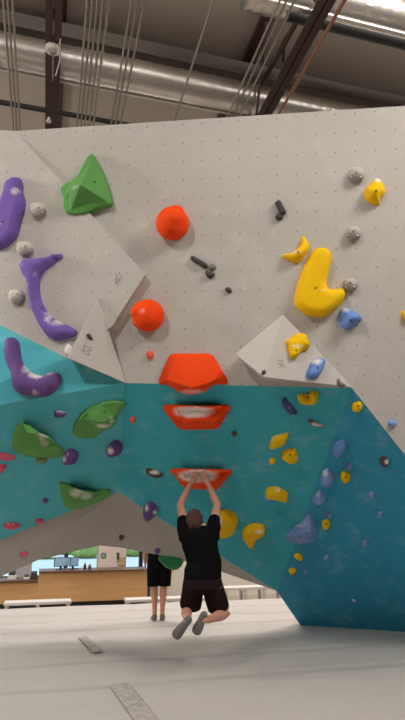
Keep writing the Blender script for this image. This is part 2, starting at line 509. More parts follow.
# --- purple
dome('purple', [(0,203),(3.9,193),(5.8,184.5),(10.7,179.3),(16.5,177.4),(21.4,179.3),(23.7,185.5),(23.7,193.3),(26.2,201),(25.2,210.8),(22.3,220.5),(19.4,232),(16.5,239),(9.7,245.7),(3.9,249.2),(-3,250),(-8,246),(-10,228),(-7,212)], .11,
     'large purple oblong hold at the left edge, topmost of the three big purple holds', roll=.075, lip=(.1, -.1), chalk=[(15, 191, 6, 5, .75), (1, 222, 3, 5, .3)], bolts=[(2.5, 222)])
dome('purple', [(20.8,269.5),(21.3,263.6),(27.7,259),(39.5,257.7),(49.4,255.7),(59.3,253.7),(62.8,254.7),(62.8,258.7),(53.4,265.6),(45.5,271.5),(41.5,277.4),(40.5,287.3),(41.5,297.2),(44.5,305),(49.4,313),(57.3,320),(65,323.5),(72,327),(77.5,331.5),(75,337),(65,340),(55,341),(47.5,336),(39.5,326),(33,313),(29,300),(27,285),(26,278),(22.5,275)], .12,
     'long curved purple hold shaped like a hook, running down to the narrow triangular volume', roll=.07, chalk=[(36, 276, 4, 8, .45), (49, 317, 6, 7, .9), (60, 322, 8, 4, .9)], bolts=[(42, 308)], per=3, res=11)
dome('dpurple', [(4.9,359.5),(4.3,349.6),(5.9,340.8),(10.9,337.2),(15.8,338.2),(19.4,343.7),(20.8,353.6),(23.7,363.5),(31.6,371.8),(39.5,375.3),(47.4,374.3),(53.4,372.4),(59.3,373),(61.3,378.3),(59.3,385.2),(55.3,391),(47.4,395.7),(35.6,396.7),(25.7,395),(16.8,391),(11.9,385.2),(10.9,375.3),(8.9,369.4)], .13,
     'dark purple L-shaped hold on the bright teal panel at the left', roll=.085, chalk=[(27, 369, 6, 5, 1), (36, 375, 10, 5, 1), (35, 391, 6, 2.5, .8), (50, 373, 5, 3, .6)], per=3)
dome('dpurple', [(54,413.5),(56,409.5),(61,411),(66,412),(66,415),(60,416.5),(55,416.5)], .05, 'tiny dark purple hold with a white top, left of the leaf-shaped green hold', lip=(0, .3), chalk=[(60, 411, 7, 2.4, 1.1)], res=9)
dome('dpurple', [(61.7,461),(65,451.8),(71,448.8),(78,452.4),(78,459.3),(73,462.3),(65.2,462.8)], .08, 'purple hold with a white flank at the right tip of the domed green hold', chalk=[(63.5, 459, 3.5, 5, 1), (67, 454, 3, 3, .5)], res=9)
dome('dpurple', [(106.4,454),(105.8,449.3),(111.8,441.8),(118.3,440.4),(122.8,445.3),(121.7,451.3),(115.3,454.2),(109.4,455.8)], .08, 'purple hold with a white lower half below the leaf-shaped green hold', chalk=[(110, 451, 5, 4.5, 1.1)], res=9)
dome('brown', [(145.5,470),(149,467.7),(159,471),(163.6,475.3),(156.7,477),(148,473.8)], .05, 'flat dark-rimmed lens hold with a white face, left of the red hold being gripped', chalk=[(155, 472.5, 7, 2.6, 1.2)], res=9)
dome('dpurple', [(143,513),(144,505.7),(150.5,501),(156,504.4),(158.6,511),(151.7,518),(145.5,518.5)], .1, 'round purple hold with two white patches where teal meets grey, left of the climber', chalk=[(146.5, 508, 2.6, 4.5, 1.1), (155, 512.5, 3, 3, 1.1)], res=11)
dome('dpurple', ell(157.5, 550.5, 3.2, 2.8), .04, 'tiny purple hold at the lip of the arch above the standing person', res=7)
dome('brown', ell(121.5, 537, 2.8, 2.4), .035, 'tiny dark brown hold on the grey underside near the crown of the arch', res=7)
dome('dpurple', ell(45.5, 500, 3.2, 2.2), .04, 'tiny dark purple hold just above the grey underside at the left', res=7)
# --- green
facet('green', [(61.5,189.4),(64.4,185.7),(71.9,182),(78,177),(83,168.5),(87.9,158.6),(91.6,155),(94,155.4),(99,163.5),(105.2,177),(108.9,189.4),(111.9,203),(110.1,205.5),(104,206),(94,209.7),(84.2,214),(74.3,214.9),(66.9,212.9),(64.4,208),(65,199.3),(62.5,194.4)],
      [(69, 189.5, .15), (80, 184.5, .25), (91.8, 160, .05), (107, 201.5, .05), (92, 203, .06), (71, 210, .05), (66.5, 189.5, .05), (85, 170, .05), (103, 182, .05), (69, 200, .05)],
      [(0, 1), (1, 2), (1, 3), (3, 4), (4, 5), (0, 5), (6, 0), (2, 8), (8, 3), (2, 7)],
      'big faceted green hold high on the wall at the left, pointed at the top', rim=.035, skirt=.13, plane=hit(70, 205), bolts=[(94.6, 182.3)], chalk=[(75, 187, 7, 2.5, .5)])
facet('green', [(12, 443.5),(12.8,433.6),(16.8,425.7),(22.7,421.7),(29.6,422.7),(36.6,427.7),(46.4,434.6),(54.3,441.5),(62.5,448.4),(63.5,453.4),(59.3,456.3),(45.5,457.3),(29.6,455.3),(17.8,451.4),(13,447.4)],
      [(16, 443, .06), (23.5, 425.5, .08), (30, 428, .18), (36, 434, .19), (50, 439.5, .09), (59, 450, .05), (40, 452, .12), (19.5, 449, .07), (27, 433, .2)],
      [(0, 1), (1, 8), (8, 3), (3, 4), (4, 5), (5, 6), (6, 7), (7, 8), (3, 6), (0, 7)],
      'domed green hold with chalk streaks, leftmost of the green holds on the teal', rim=.03, chalk=[(42, 437, 7, 5, .75), (45, 443, 7, 5, .6)])
facet('green', [(72.8,430.5),(74.8,422.6),(79.8,415.7),(89.6,407.8),(101.5,402.8),(113.4,400.9),(124,401.3),(126.2,404.8),(120.3,409.8),(116.3,417.7),(113.4,425.6),(103.5,429.5),(95.6,435.5),(85.7,437.4),(77.8,435.8),(73.8,433.5)],
      [(79, 421, .12), (92, 421.5, .16), (104, 422, .15), (114, 417, .085), (121, 404, .05), (101.5, 406, .05), (84, 433, .06), (100, 428, .08)],
      [(0, 1), (1, 2), (2, 3), (3, 4), (4, 5), (5, 0), (0, 6), (6, 7), (7, 3)],
      'leaf-shaped green hold with its tip at upper right, highest green hold on the teal', rim=.03, bolts=[(104.5, 411.7)], chalk=[(103, 426, 9, 3, .95), (112, 420, 3, 5, .8)])
facet('green', [(59,481),(66,483),(75,485),(85,489),(95,490),(104,488.5),(111,489),(110,495),(100,500),(90,504),(80,507),(70,508.5),(64,503),(61,493)],
      [(64, 485, .07), (70, 489, .17), (82, 493, .17), (95, 494, .09), (106, 492, .05), (90, 500, .09), (72, 503, .08)],
      [(0, 1), (1, 2), (2, 3), (3, 4), (4, 5), (5, 6), (6, 1)],
      'low green hold lying across the edge between teal and grey, with a chalky face', rim=.03, chalk=[(76, 493, 9, 6, .9), (86, 496, 9, 5, .8)], bolts=[(108.5, 490)])
dome('olive', [(35.5,457.5),(41,455.5),(47.5,457),(47,461),(42,463),(36.5,461)], .05, 'small olive stub tucked under the domed green hold', lip=(0, .2), res=8)
# --- orange-red
def red_ball(c, R, noses, label, hgt, bolt=None, chalk=None):
    p, n = hit(*c); bm = bmesh.new()
    ctr = on_plane(c[0], c[1], p, n, hgt); ball(bm, ctr, R, seg=32)
    for (x, y, h, r) in noses: ball(bm, on_plane(x, y, p, n, h), r, seg=24)
    bm = remesh(bm, .009, 22)
    return finish(bm, p, HM['red'], label, chalk=chalk)
red_ball((172.5, 223.5), .178, [(174.5, 219, .18, .1), (176.5, 213, .12, .085)], 'round orange-red ball hold standing alone on the upper grey wall', .085)
red_ball((148, 315.5), .174, [(137, 312, .18, .072), (139, 307, .08, .06), (138, 322, .08, .06)], 'orange-red ball hold with a snout, beside the pointed tip of the left grey panel', .085, chalk=[(142, 311, 7, 5, .28)])
facet('red', [(158.6,380.7),(169.7,355.3),(173.4,353.6),(209.2,353.6),(213.6,356),(227.7,379.5),(227.7,384),(215.4,384.4),(210.4,387.4),(204.3,392.3),(191.9,394.8),(179.6,392.3),(173.4,388),(168.5,385),(159.8,384.4)],
      [(174, 357, .09), (209, 357, .09), (218, 379, .15), (208, 383.5, .19), (192, 387.5, .22), (178, 384, .19), (167, 380, .15), (192, 357, .10), (192, 376, .19)],
      [(0, 7), (7, 1), (1, 2), (2, 3), (3, 4), (4, 5), (5, 6), (6, 0), (7, 8), (8, 4)],
      'large orange-red trapezoid hold with bulging lower lip, topmost of three in a column', rim=.03, chalk=[(192, 391.5, 18, 3, .6)], plane=hit(192, 372))
facet('red', [(162.8,405.4),(168.5,404.7),(227.7,404.7),(231,406.7),(220.3,425.2),(216.6,428),(182,428.4),(177,425.2),(166,411.6)],
      [(172, 407.5, .12), (222, 408, .12), (214, 422, .13), (184, 422.5, .13), (197, 412, .105), (180, 411, .12), (212, 411, .12), (197, 421, .135)],
      [(0, 1), (1, 2), (2, 7), (7, 3), (3, 0), (0, 5), (5, 4), (4, 6), (6, 1)],
      'orange-red trapezoid hold with a chalk-white scoop, middle of the three in a column', rim=.03, chalk=[(193, 412, 23, 7, 1.4), (180, 409, 8, 4, .8), (204, 411, 14, 5, .9)], bolts=[(197.5, 422.5)])
grip, grip_o, grip_p, grip_n = facet('red', [(170.2,468.6),(231.5,469.5),(231.5,472),(220.3,486),(216.8,488.5),(187.5,487),(182.3,484.2)],
      [(178, 471, .12), (225, 472, .12), (214, 483, .13), (190, 482.5, .13), (200, 475, .11), (186, 474, .12), (214, 475, .12)],
      [(0, 1), (1, 2), (2, 3), (3, 0), (0, 5), (5, 4), (4, 6), (6, 1)],
      'orange-red trapezoid hold gripped by both hands of the climber, lowest of the three', rim=.03, chalk=[(198, 476, 23, 7.5, 1.7)])
dome('coral', ell(150.3, 354.8, 4, 4.6, wob=.08), .06, 'tiny coral-red knob left of the topmost red trapezoid', res=9)
dome('coral', ell(133, 419, 3, 3, wob=.08), .05, 'tiny coral-red knob on the teal right of the leaf-shaped green hold', res=8)
# --- yellow
dome('yellow', [(363.8,196),(364.4,190),(368.8,185),(373.8,180),(377.5,178),(380.6,180.6),(382.5,183.8),(385.3,188.8),(385.3,193),(382.5,197.5),(379.8,201),(380,204.4),(377.5,205.8),(372.5,204.8),(367.5,201.9)], .12, 'knobbly yellow hold with a chalk-white crown at the upper right beside a round stone hold', peak=(371, 195), rough=.02, chalk=[(377.5, 180, 4, 3.5, 1)], bolts=[(376, 191)])
dome('yellow', [(281,255.8),(284.8,254),(293.4,252),(299.6,244.7),(302,236),(304.5,236),(309,243.5),(309.4,248.4),(304.5,257),(299.6,262.5),(293.4,262.5),(286,259.5)], .10, 'yellow banana-shaped hold with an upturned end, up left of the big yellow L', peak=(298, 255), rough=.02, chalk=[(297, 252, 7, 2, .6)], bolts=[(298, 252)])
dome('yellow', [(294.1,302.7),(295.1,291.6),(299.6,276.8),(304.5,264.4),(309.4,254.6),(315.6,248.4),(323,247.2),(329.7,250),(331.7,257),(329.7,269.4),(327.2,279.3),(328,287.9),(335.4,289),(342.8,287.9),(346.5,294),(342.8,301.5),(336.6,308.9),(326.7,316.3),(316.9,317.5),(305.7,315),(297.1,308.9)], .15, 'big smooth yellow L-shaped hold, largest yellow hold on the wall', roll=.085, lip=(.0, -.15), bolts=[(315.6, 288)], chalk=[(324, 291, 6, 3, .35)], per=3)
dome('yellow', [(285.5,340.7),(290.4,338.3),(291.7,335.8),(297.8,333.3),(305.2,334.6),(307.7,343.2),(309.7,345.7),(307.7,350.6),(301.5,351.9),(296.6,358),(290.4,358.8),(288,353),(286.7,347)], .11, 'yellow two-tiered hold bolted to the wide grey volume', rough=.03, chalk=[(299, 346, 10, 1.8, .75)], bolts=[(296, 350.5)])
dome('yellow', [(401,315),(403,310.5),(407,309.5),(411,314),(408,320),(403,320)], .07, 'yellow hold cut off by the right edge of the photo', p0=hit(403, 315)[0], n=hit(403, 315)[1], res=9)
dome('yellow', [(297.1,394.7),(302.3,393),(308.4,394),(311.8,390.4),(316.1,390.4),(318.7,395.5),(316.1,401.6),(309.2,403),(301.5,402),(297.7,399)], .08, 'yellow kidney-shaped hold right under the bottom edge of the wide grey volume', bolts=[(308, 397.5)], chalk=[(304, 393, 6, 2, .4)], res=10)
dome('yellow', [(269.5,447.4),(270.4,440.4),(273,436),(280.7,433.9),(288.5,432.7),(287.6,437.9),(285.9,441.3),(279,445.6),(271.2,447.9)], .07, 'yellow wedge hold with a chalky left edge, upper of two wedges in mid teal', roll=.05, chalk=[(271, 439, 3, 5, .8), (278, 434, 8, 2, .6)], res=10)
dome('yellow', [(281,455),(285.9,449),(293.7,448.2),(295.4,447),(296.3,450),(298.3,454.3),(297.7,459.5),(291,461.5),(286.8,460.3)], .07, 'yellow pentagon-like hold, lower of the two yellow wedges in mid teal', roll=.04, chalk=[(297, 458, 3, 3, .7)], bolts=[(290, 454.5)], res=10)
dome('yellow', ell(272.3, 460.7, 3.4, 3), .045, 'tiny yellow knob left of the pentagon-like yellow hold', chalk=[(270.5, 459, 2, 2, .6)], res=8)
dome('yellow', ell(357.3, 405.8, 6, 4.8, wob=.06), .07, 'oval yellow hold near the top corner of the dark blue-teal panel', bolts=[(358, 406)], res=10)
dome('yellow', ell(345.4, 476, 5, 5.6, wob=.06, rot=-.5), .07, 'oval yellow hold right of the pointed blue holds on the dark teal fold', bolts=[(345.8, 477)], res=10)
dome('yellow', [(264.8,492.2),(268,487.3),(275.4,486),(282.8,488.5),(288.5,493.5),(286.5,500),(280.4,498.4),(273,496.7),(266.8,496.7)], .08, 'yellow slug-shaped hold with a chalked back, above the big blue fin hold', roll=.05, chalk=[(279, 489.5, 7, 3, .9)], res=10)
dome('yellow', [(214,516),(219.4,510.7),(227.3,509.5),(236,514.4),(238,521.9),(233.5,530.5),(227.3,533.7),(218.6,533),(213,526)], .11, 'yellow block hold partly hidden behind the shoulder of the climber', roll=.06, chalk=[(219.5, 521, 4, 6, .8)])
dome('yellow', [(241.6,533),(245.8,526.8),(253.2,523),(263,524.3),(266.3,529.3),(261.9,533.7),(256.9,536.7),(254.4,544),(250.7,545.3),(244.6,539)], .1, 'yellow boomerang hold on the teal just right of the climber', roll=.05, chalk=[(259, 532, 6, 3, .9)])
dome('yellow', ell(326, 523.5, 4.6, 4.6, wob=.05), .06, 'round yellow knob beside the big blue fin hold', bolts=[(326.3, 524)], res=10)
dome('yellow', [(293.5,555.2),(297.2,552.7),(302,555.2),(302.8,560),(298.4,558.9)], .05, 'small yellow chip below the big blue fin hold, upper of the two yellow chips', chalk=[(300.5, 554, 3, 1.5, .6)], res=8)
dome('yellow', [(288.5,570),(291,567.5),(296.7,569.3),(294.7,573.7),(291,573.2)], .05, 'small yellow chip near the foot of the wall, lower of the two yellow chips', res=8)
# --- blue
dome('blue', [(338.3,321),(338.3,314.8),(340.8,308.6),(345.7,307.4),(354.4,311),(362.3,318.5),(358,323.5),(352,328.4),(345.7,330.4),(340.8,327)], .17, 'blue pointed hold hanging below the lowest right stone hold', peak=(354, 319), chalk=[(345, 310, 7, 4, .55)], bolts=[(350.7, 320.5)])
dome('blue', [(305.5,374),(308.7,366.7),(312.4,359.3),(319.8,358.8),(324,361.7),(322.3,369),(318.6,376.5),(313.6,379.5),(307.5,378.5)], .1, 'blue jug hold with a chalked top bolted to the wide grey volume', chalk=[(316, 361.5, 8, 4, .95)], bolts=[(318, 368)])
dome('dblue', [(282,404.2),(282.5,399),(286,396.4),(290.2,402.5),(295.4,408.5),(297.7,412.8),(291,413.2),(285,409.4)], .06, 'dark blue half-moon hold in the shade under the wide grey volume', chalk=[(290, 407.5, 4, 3, .35)], res=9)
dome('grey', [(307.5,420.6),(310,418.9),(317,421.5),(325.6,425.3),(322.2,426.6),(313.5,424)], .05, 'slim grey blade hold with a white edge on the teal under the wide volume', chalk=[(318.5, 424, 9, 3, 1.3)], res=8)
dome('blue', [(332.6,449.3),(333.7,444),(341,439.9),(346.3,441),(346.3,447.2),(341,452.5),(335.8,454.6)], .12, 'blue bulb hold on the teal fold, highest of three blue holds in a chain', chalk=[(340, 441.5, 6, 2.5, .6)], res=11)
dome('slate', [(320.3,481),(321,473.5),(327.5,467.5),(334.5,475.3),(332.8,482),(326,486)], .11, 'pointed slate-blue hold with a chalked tip, middle of the three blue holds in a chain', peak=(326.5, 477), chalk=[(325, 473, 4, 5, .9)], res=11)
dome('slate', [(312.2,497.2),(319.4,489.2),(326.5,496),(324.8,500.9),(318,503),(313,500.5)], .10, 'pointed slate-blue hold, lowest of the three blue holds in a chain', peak=(319, 496), chalk=[(317, 494.5, 4, 3, .7)], res=11)
facet('slate', [(284.8,534.7),(291,529.3),(300.9,521.9),(307.5,513),(310.7,512),(314.4,519.4),(317.4,529.3),(316.9,537.9),(312,541.6),(302,543.3),(293.5,541.6),(286,538.6)],
      [(307.5, 518, .10), (300, 535, .17), (290, 535.5, .08), (311, 531, .16), (308, 538, .12)], [(0, 1), (1, 2), (0, 3), (3, 4), (4, 1), (1, 3)],
      'big slate-blue fin-shaped hold on the fold of the teal, largest blue hold', rim=.02, chalk=[(300, 525.5, 13, 2.5, .6), (306, 521, 3, 3, .6)], bolts=[(299.5, 537)])
for (x, y, rx, ry, lb) in [
  (349, 465.5, 3.6, 3, 'tiny blue knob just above the oval yellow hold on the dark teal fold'),
  (329.2, 514.6, 3.2, 2.6, 'tiny blue knob just above the round yellow knob beside the blue fin'),
  (371.7, 494.3, 3.6, 3.4, 'tiny blue knob, highest of the three in open dark teal at the right'),
  (380.4, 514, 3.4, 3.3, 'tiny blue knob, middle and rightmost of the three in open dark teal'),
  (365.4, 542.3, 3.4, 3.5, 'tiny blue knob, lowest of the three in open dark teal'),
  (326.4, 556.5, 3.7, 2.7, 'small blue-grey stud low on the dark teal, right of the two yellow chips'),
  (392, 423, 4.2, 4.2, 'blue knob on the light grey panel at the right edge, alone')]:
    dome('slate', ell(x, y, rx, ry, wob=.07), .05, lb, chalk=[(x, y - 1.6, 2.4, 1.5, .5)], res=8)
dome('slate', ell(306, 571.8, 3.6, 1.7, rot=.8), .03, 'thin blue-grey sliver hold right of the lower yellow chip', res=7)
dome('slate', ell(354, 601, 3.2, 1.9, rot=.6), .03, 'small grey-blue chip lowest on the dark teal near the mat', chalk=[(354, 600, 2.5, 1.5, .8)], res=7)
dome('brown', [(379.6,459),(382,456),(386,456.5),(389.5,460.5),(389.5,464),(386,465.5),(382,463.5)], .06, 'small brown and white hold on the dark teal near the right edge', chalk=[(387, 462, 3.2, 3, 1.2)], res=9)
# --- stone holds: pale cap, darker textured face, bolt
def stone(cx, cy, r, label, hm='stone', fm='dstone'):
    out = [(cx + r * x, cy + r * 1.03 * y) for x, y in [(-.95, -.3), (-.75, -.8), (-.2, -1), (.5, -.95), (.92, -.6), (1, .0), (.8, .55), (.35, .92), (-.1, 1.0), (-.6, .75), (-.9, .25)]]
    bm, p0, n = dome_bm(out, .085, roll=.06, rough=.006, res=11)
    root, o = finish(bm, p0, HM[hm], label, extra=True, group=None)
    t = bmesh.new(); t.from_mesh(o.data); bmesh.ops.translate(t, verts=t.verts, vec=parent_origin(o)); tr = BVHTree.FromBMesh(t); t.free()
    def surf(x, y, up=.004):
        rr = ray(x, y).normalized(); h = tr.ray_cast(CAM, rr)
        if h[0] is None: return on_plane(x, y, p0, n, .02)
        return h[0] + n * up
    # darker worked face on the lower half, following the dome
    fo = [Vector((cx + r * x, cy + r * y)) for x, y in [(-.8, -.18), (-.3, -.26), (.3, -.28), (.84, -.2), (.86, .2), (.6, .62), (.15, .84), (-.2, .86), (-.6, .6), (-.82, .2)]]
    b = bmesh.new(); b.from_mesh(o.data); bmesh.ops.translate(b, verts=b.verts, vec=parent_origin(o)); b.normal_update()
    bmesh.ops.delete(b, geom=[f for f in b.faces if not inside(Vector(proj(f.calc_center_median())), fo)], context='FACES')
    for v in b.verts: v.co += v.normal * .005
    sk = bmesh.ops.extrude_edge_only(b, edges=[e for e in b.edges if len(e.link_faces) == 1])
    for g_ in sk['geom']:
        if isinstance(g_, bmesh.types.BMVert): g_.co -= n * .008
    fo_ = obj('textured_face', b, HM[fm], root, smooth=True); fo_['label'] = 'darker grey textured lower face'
    for sx in (-.5, .5):
        b = bmesh.new(); q = surf(cx + sx * 1.1 * r, cy + .12 * r, .006)
        ball(b, q, .009, (1.7, .8, .8), seg=10)
        w = obj('chip_mark', b, HM['white'], root, smooth=True); w['label'] = 'white rubbed spot'
    bolts_on(root, o, [(cx + .02 * r, cy - .38 * r)], .010)
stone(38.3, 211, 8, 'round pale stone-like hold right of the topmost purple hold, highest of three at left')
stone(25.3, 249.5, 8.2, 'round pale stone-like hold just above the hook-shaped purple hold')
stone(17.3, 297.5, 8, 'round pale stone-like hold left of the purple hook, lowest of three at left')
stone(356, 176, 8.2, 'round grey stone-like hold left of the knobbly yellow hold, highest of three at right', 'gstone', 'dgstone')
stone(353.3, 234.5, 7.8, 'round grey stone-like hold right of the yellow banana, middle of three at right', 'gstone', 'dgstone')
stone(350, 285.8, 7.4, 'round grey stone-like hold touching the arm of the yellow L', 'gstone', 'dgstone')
# --- black
def stick(p, q, w, H, label):
    a = Vector(p); b = Vector(q); d = (b - a).normalized(); t = Vector((-d.y, d.x)) * w / 2
    o = [a - t * .8, a + t * .8 - d * .3, a.lerp(b, .5) + t, b + t * .9, b - t * .9, a.lerp(b, .5) - t]
    return dome('black', [tuple(v) for v in o], H, label, roll=.03, res=9, rough=.004)
stick((191.5, 257.5), (206.5, 266.5), 5.6, .06, 'black bar-shaped hold slanting beside two black knobs, right of the red ball')
dome('grey', ell(212, 267.3, 4.2, 3.8), .05, 'small dark grey disc hold at the lower end of the slanting black bar', res=9)
dome('black', [(205.2,271),(209,271.3),(214.8,273.5),(214,277),(209.5,278.7),(206,276)], .06, 'small black half-round hold just under the grey disc', res=9)
stick((277.6, 201.5), (283.5, 214.5), 7, .07, 'black bar-shaped hold standing nearly upright above the yellow banana')
dome('black', ell(279.2, 217.3, 4.3, 3.6), .06, 'small black knob at the foot of the upright black bar', res=9)
dome('black', ell(228.5, 290.2, 3.8, 2.9, rot=.6), .05, 'single small black knob in the middle of the grey wall', res=8)
dome('brown', ell(234.5, 433.3, 3, 2.3), .04, 'tiny dark brown hold on the teal right of the middle red trapezoid', res=7)
dome('brown', ell(263.8, 372.8, 2.8, 2, rot=-.7), .035, 'tiny dark brown stub at the lower left corner of the wide grey volume', res=7)
dome('grey', [(336.5,380),(338,377.5),(339.5,381.5),(344,384),(345,387),(340,387),(337,384.5)], .04, 'grey crescent hold at the right corner of the wide grey volume', res=8)
dome('brown', [(86,335),(89,333.5),(93,339.5),(88.5,339)], .035, 'tiny dark wedge on the narrow triangular volume', res=7)
dome('white', ell(68.8, 350.5, 2.6, 6, rot=.3), .05, 'pale rounded bumper hold at the jutting corner of the narrow triangular volume', res=8, p0=hit(72, 349)[0], n=hit(72, 349)[1])
# --- pink
dome('pink', [(-2,452.4),(8,453.4),(15.4,456.3),(12.8,459.3),(4,458.8),(-3,457)], .05, 'pink sliver hold at the left edge on the teal, upper of two', res=8, chalk=[(8, 455, 5, 1.5, .5)])
dome('pink', [(-4,464),(7,464.5),(5.5,469),(0,473),(-5,472)], .05, 'pink hold at the left edge on the teal, lower of two', res=8)
dome('pink', [(2.5,524.8),(10,521.9),(19.8,523.6),(20.2,526.3),(10,528.5)], .05, 'long pink hold on the grey underside at the left', res=8, chalk=[(10, 524, 6, 1.6, .6)])
dome('pink', [(34.6,520.6),(40.7,517.7),(44.4,519.9),(39.5,523)], .04, 'small pink hold on the grey underside near the teal edge', res=8)
dome('pink', [(19.3,554),(24.7,551),(29,553.5),(24.7,556.3)], .04, 'small pink hold lowest on the grey underside, near the arch edge', res=8)
# --- green hold hanging under the arch lip
def under_hold():
    p = at_d(171, 559, .1245)
    bm = bmesh.new()
    ring = [(-.19, .0), (-.14, -.05), (-.07, -.115), (.02, -.15), (.1, -.14), (.15, -.1), (.19, -.02), (.17, .08), (0, .1), (-.15, .08)]
    fr = [bm.verts.new(p + Vector((x, -.02, z))) for x, z in ring]
    md = [bm.verts.new(p + Vector((x * .8, -.1, z * .75))) for x, z in ring]
    bk = [bm.verts.new(p + Vector((x * .95, .14, z * .9))) for x, z in ring]
    k = len(ring)
    for A, B in ((md, fr), (fr, bk)):
        for i in range(k): bm.faces.new((A[i], A[(i + 1) % k], B[(i + 1) % k], B[i]))
    bm.faces.new(md); bm.faces.new(list(reversed(bk)))
    bmesh.ops.recalc_face_normals(bm, faces=bm.faces)
    bmesh.ops.subdivide_edges(bm, edges=list(bm.edges), cuts=1, use_grid_fill=True)
    finish(bm, p, HM['dgreen'], 'dark green hold hanging below the lip of the arch beside the climber', flat=40)
under_hold()

# ------------------------------------------------------------------ people
M_SKIN = plain('skin', srgb(196, 142, 118), .55, var=.05, scale=8)
M_SHIRT = plain('black_jersey', srgb(14, 13, 14), .95, var=.1, scale=20, bump=.1, spec=.08)
M_SHORTS = plain('dark_maroon_shorts', srgb(36, 25, 27), .95, var=.1, scale=20, bump=.1, spec=.08)
M_SHOE = plain('grey_climbing_shoe', srgb(104, 100, 98), .7)
M_HAIR = plain('dark_brown_hair', srgb(66, 42, 31), .8, var=.35, scale=60, bump=.5)
M_EYE = plain('eye_white', srgb(225, 220, 214), .3); M_LIP = plain('lip', srgb(160, 96, 86), .5)
def foot_mesh(bm, heel, toe, sole_n, w=.047):
    """climbing shoe: heel cup, waist, broad toe; sole_n points out of the sole"""
    L = toe - heel; up = -sole_n
    pts = [heel + up * .02, heel + L * .12 + up * .03, heel + L * .35 + up * .03, heel + L * .6 + up * .022, heel + L * .82 + up * .016, heel + L * .95 + up * .014, toe + up * .014]
    tube(bm, pts, [w * .5, w * .75, w * .74, w * .92, w, w * .78, w * .36], 16, ref=L.cross(sole_n).normalized(), flat=[.9, .85, .8, .6, .48, .45, .5])
def hand(bm, wrist, palm_c, fdir, side, out_n, curl_n, L=.075):
    """palm plus four unequal bent fingers and a thumb; out_n = back of the hand, side = towards the thumb"""
    fd = fdir.normalized(); sd = side.normalized()
    tube(bm, [wrist, wrist.lerp(palm_c, .5), palm_c, palm_c + fd * .035], [.025, .032, .040, .041], 14, ref=sd, flat=[.75, .5, .38, .34])
    for i, (o, ln) in enumerate(((.030, .92), (.010, 1.0), (-.010, .95), (-.029, .76))):
        b = palm_c + fd * .03 + sd * o
        p1 = b + fd * L * ln * .48 + sd * o * .1
        p2 = p1 + (fd * .8 + curl_n * .6) * L * ln * .32
        p3 = p2 + (fd * .3 + curl_n * .95) * L * ln * .26
        tube(bm, [b - fd * .02, b, p1, p2, p3], [.009, .0095, .009, .0085, .007], 10)
        ball(bm, p3, .007, seg=8)
    b = palm_c - fd * .025 + sd * .03
    tube(bm, [b - sd * .012, b, b + sd * .022 + fd * .022, b + sd * .026 + fd * .05 + curl_n * .012, b + sd * .02 + fd * .068 + curl_n * .022], [.012, .0135, .012, .010, .008], 10)
def head(bm, c, up, fw, s=1.0):
    """skull, jaw, nose, ears on the body mesh; returns basis"""
    up = up.normalized(); fw = (fw - up * fw.dot(up)).normalized(); rt = fw.cross(up)
    rot = Matrix((rt, fw, up)).transposed()
    ball(bm, c + up * .025 * s, .1 * s, (.77, .96, .95), rot, 28)
    ball(bm, c + fw * .028 * s - up * .045 * s, .075 * s, (.78, .85, 1.0), rot, 24)
    ball(bm, c + fw * .06 * s - up * .092 * s, .03 * s, (1, .9, .8), rot, 14)
    tube(bm, [c + fw * .092 * s + up * .02 * s, c + fw * .104 * s - up * .005 * s, c + fw * .114 * s - up * .028 * s, c + fw * .096 * s - up * .036 * s], [.009 * s, .011 * s, .014 * s, .012 * s], 10)
    for sx in (-1, 1):
        ball(bm, c + rt * sx * .080 * s - fw * .008 * s - up * .008 * s, .028 * s, (.34, .62, 1.05), rot, 12)
    return rt, fw, up, rot
def face_parts(root, c, rt, fw, up, rot, s=1.0):
    for sx in (-1, 1):
        b = bmesh.new(); ball(b, c + rt * sx * .032 * s + fw * .084 * s + up * .012 * s, .0125 * s, (1.1, .8, .75), rot, 12)
        obj('eye', b, M_EYE, root, smooth=True)
    b = bmesh.new()
    tube(b, [c + rt * x * s + fw * (.1 - abs(x) * .35) * s - up * .062 * s for x in (-.024, -.012, 0, .012, .024)], [.003, .006, .007, .006, .003], 8)
    obj('mouth', b, M_LIP, root, smooth=True)
def hair_mesh(c, rt, fw, up, rot, s=1.0, low=-.055):
    b = bmesh.new(); ball(b, c + up * .022 * s - fw * .010 * s, .110 * s, (.77, .97, 1.06), rot, 40)
    for v in list(b.verts):
        q = v.co - c
        f, u = q.dot(fw) / s, q.dot(up) / s
        if u < low + max(0, (f + .02)) * 1.9: b.verts.remove(v)
        else: v.co += (q.normalized()) * (.016 * noise.noise(v.co * 34) + .007 * noise.noise(v.co * 90))
    ex = bmesh.ops.extrude_edge_only(b, edges=[e for e in b.edges if len(e.link_faces) == 1])
    for g in ex['geom']:
        if isinstance(g, bmesh.types.BMVert): g.co += (c - g.co) * .16
    bmesh.ops.recalc_face_normals(b, faces=b.faces)
    return b

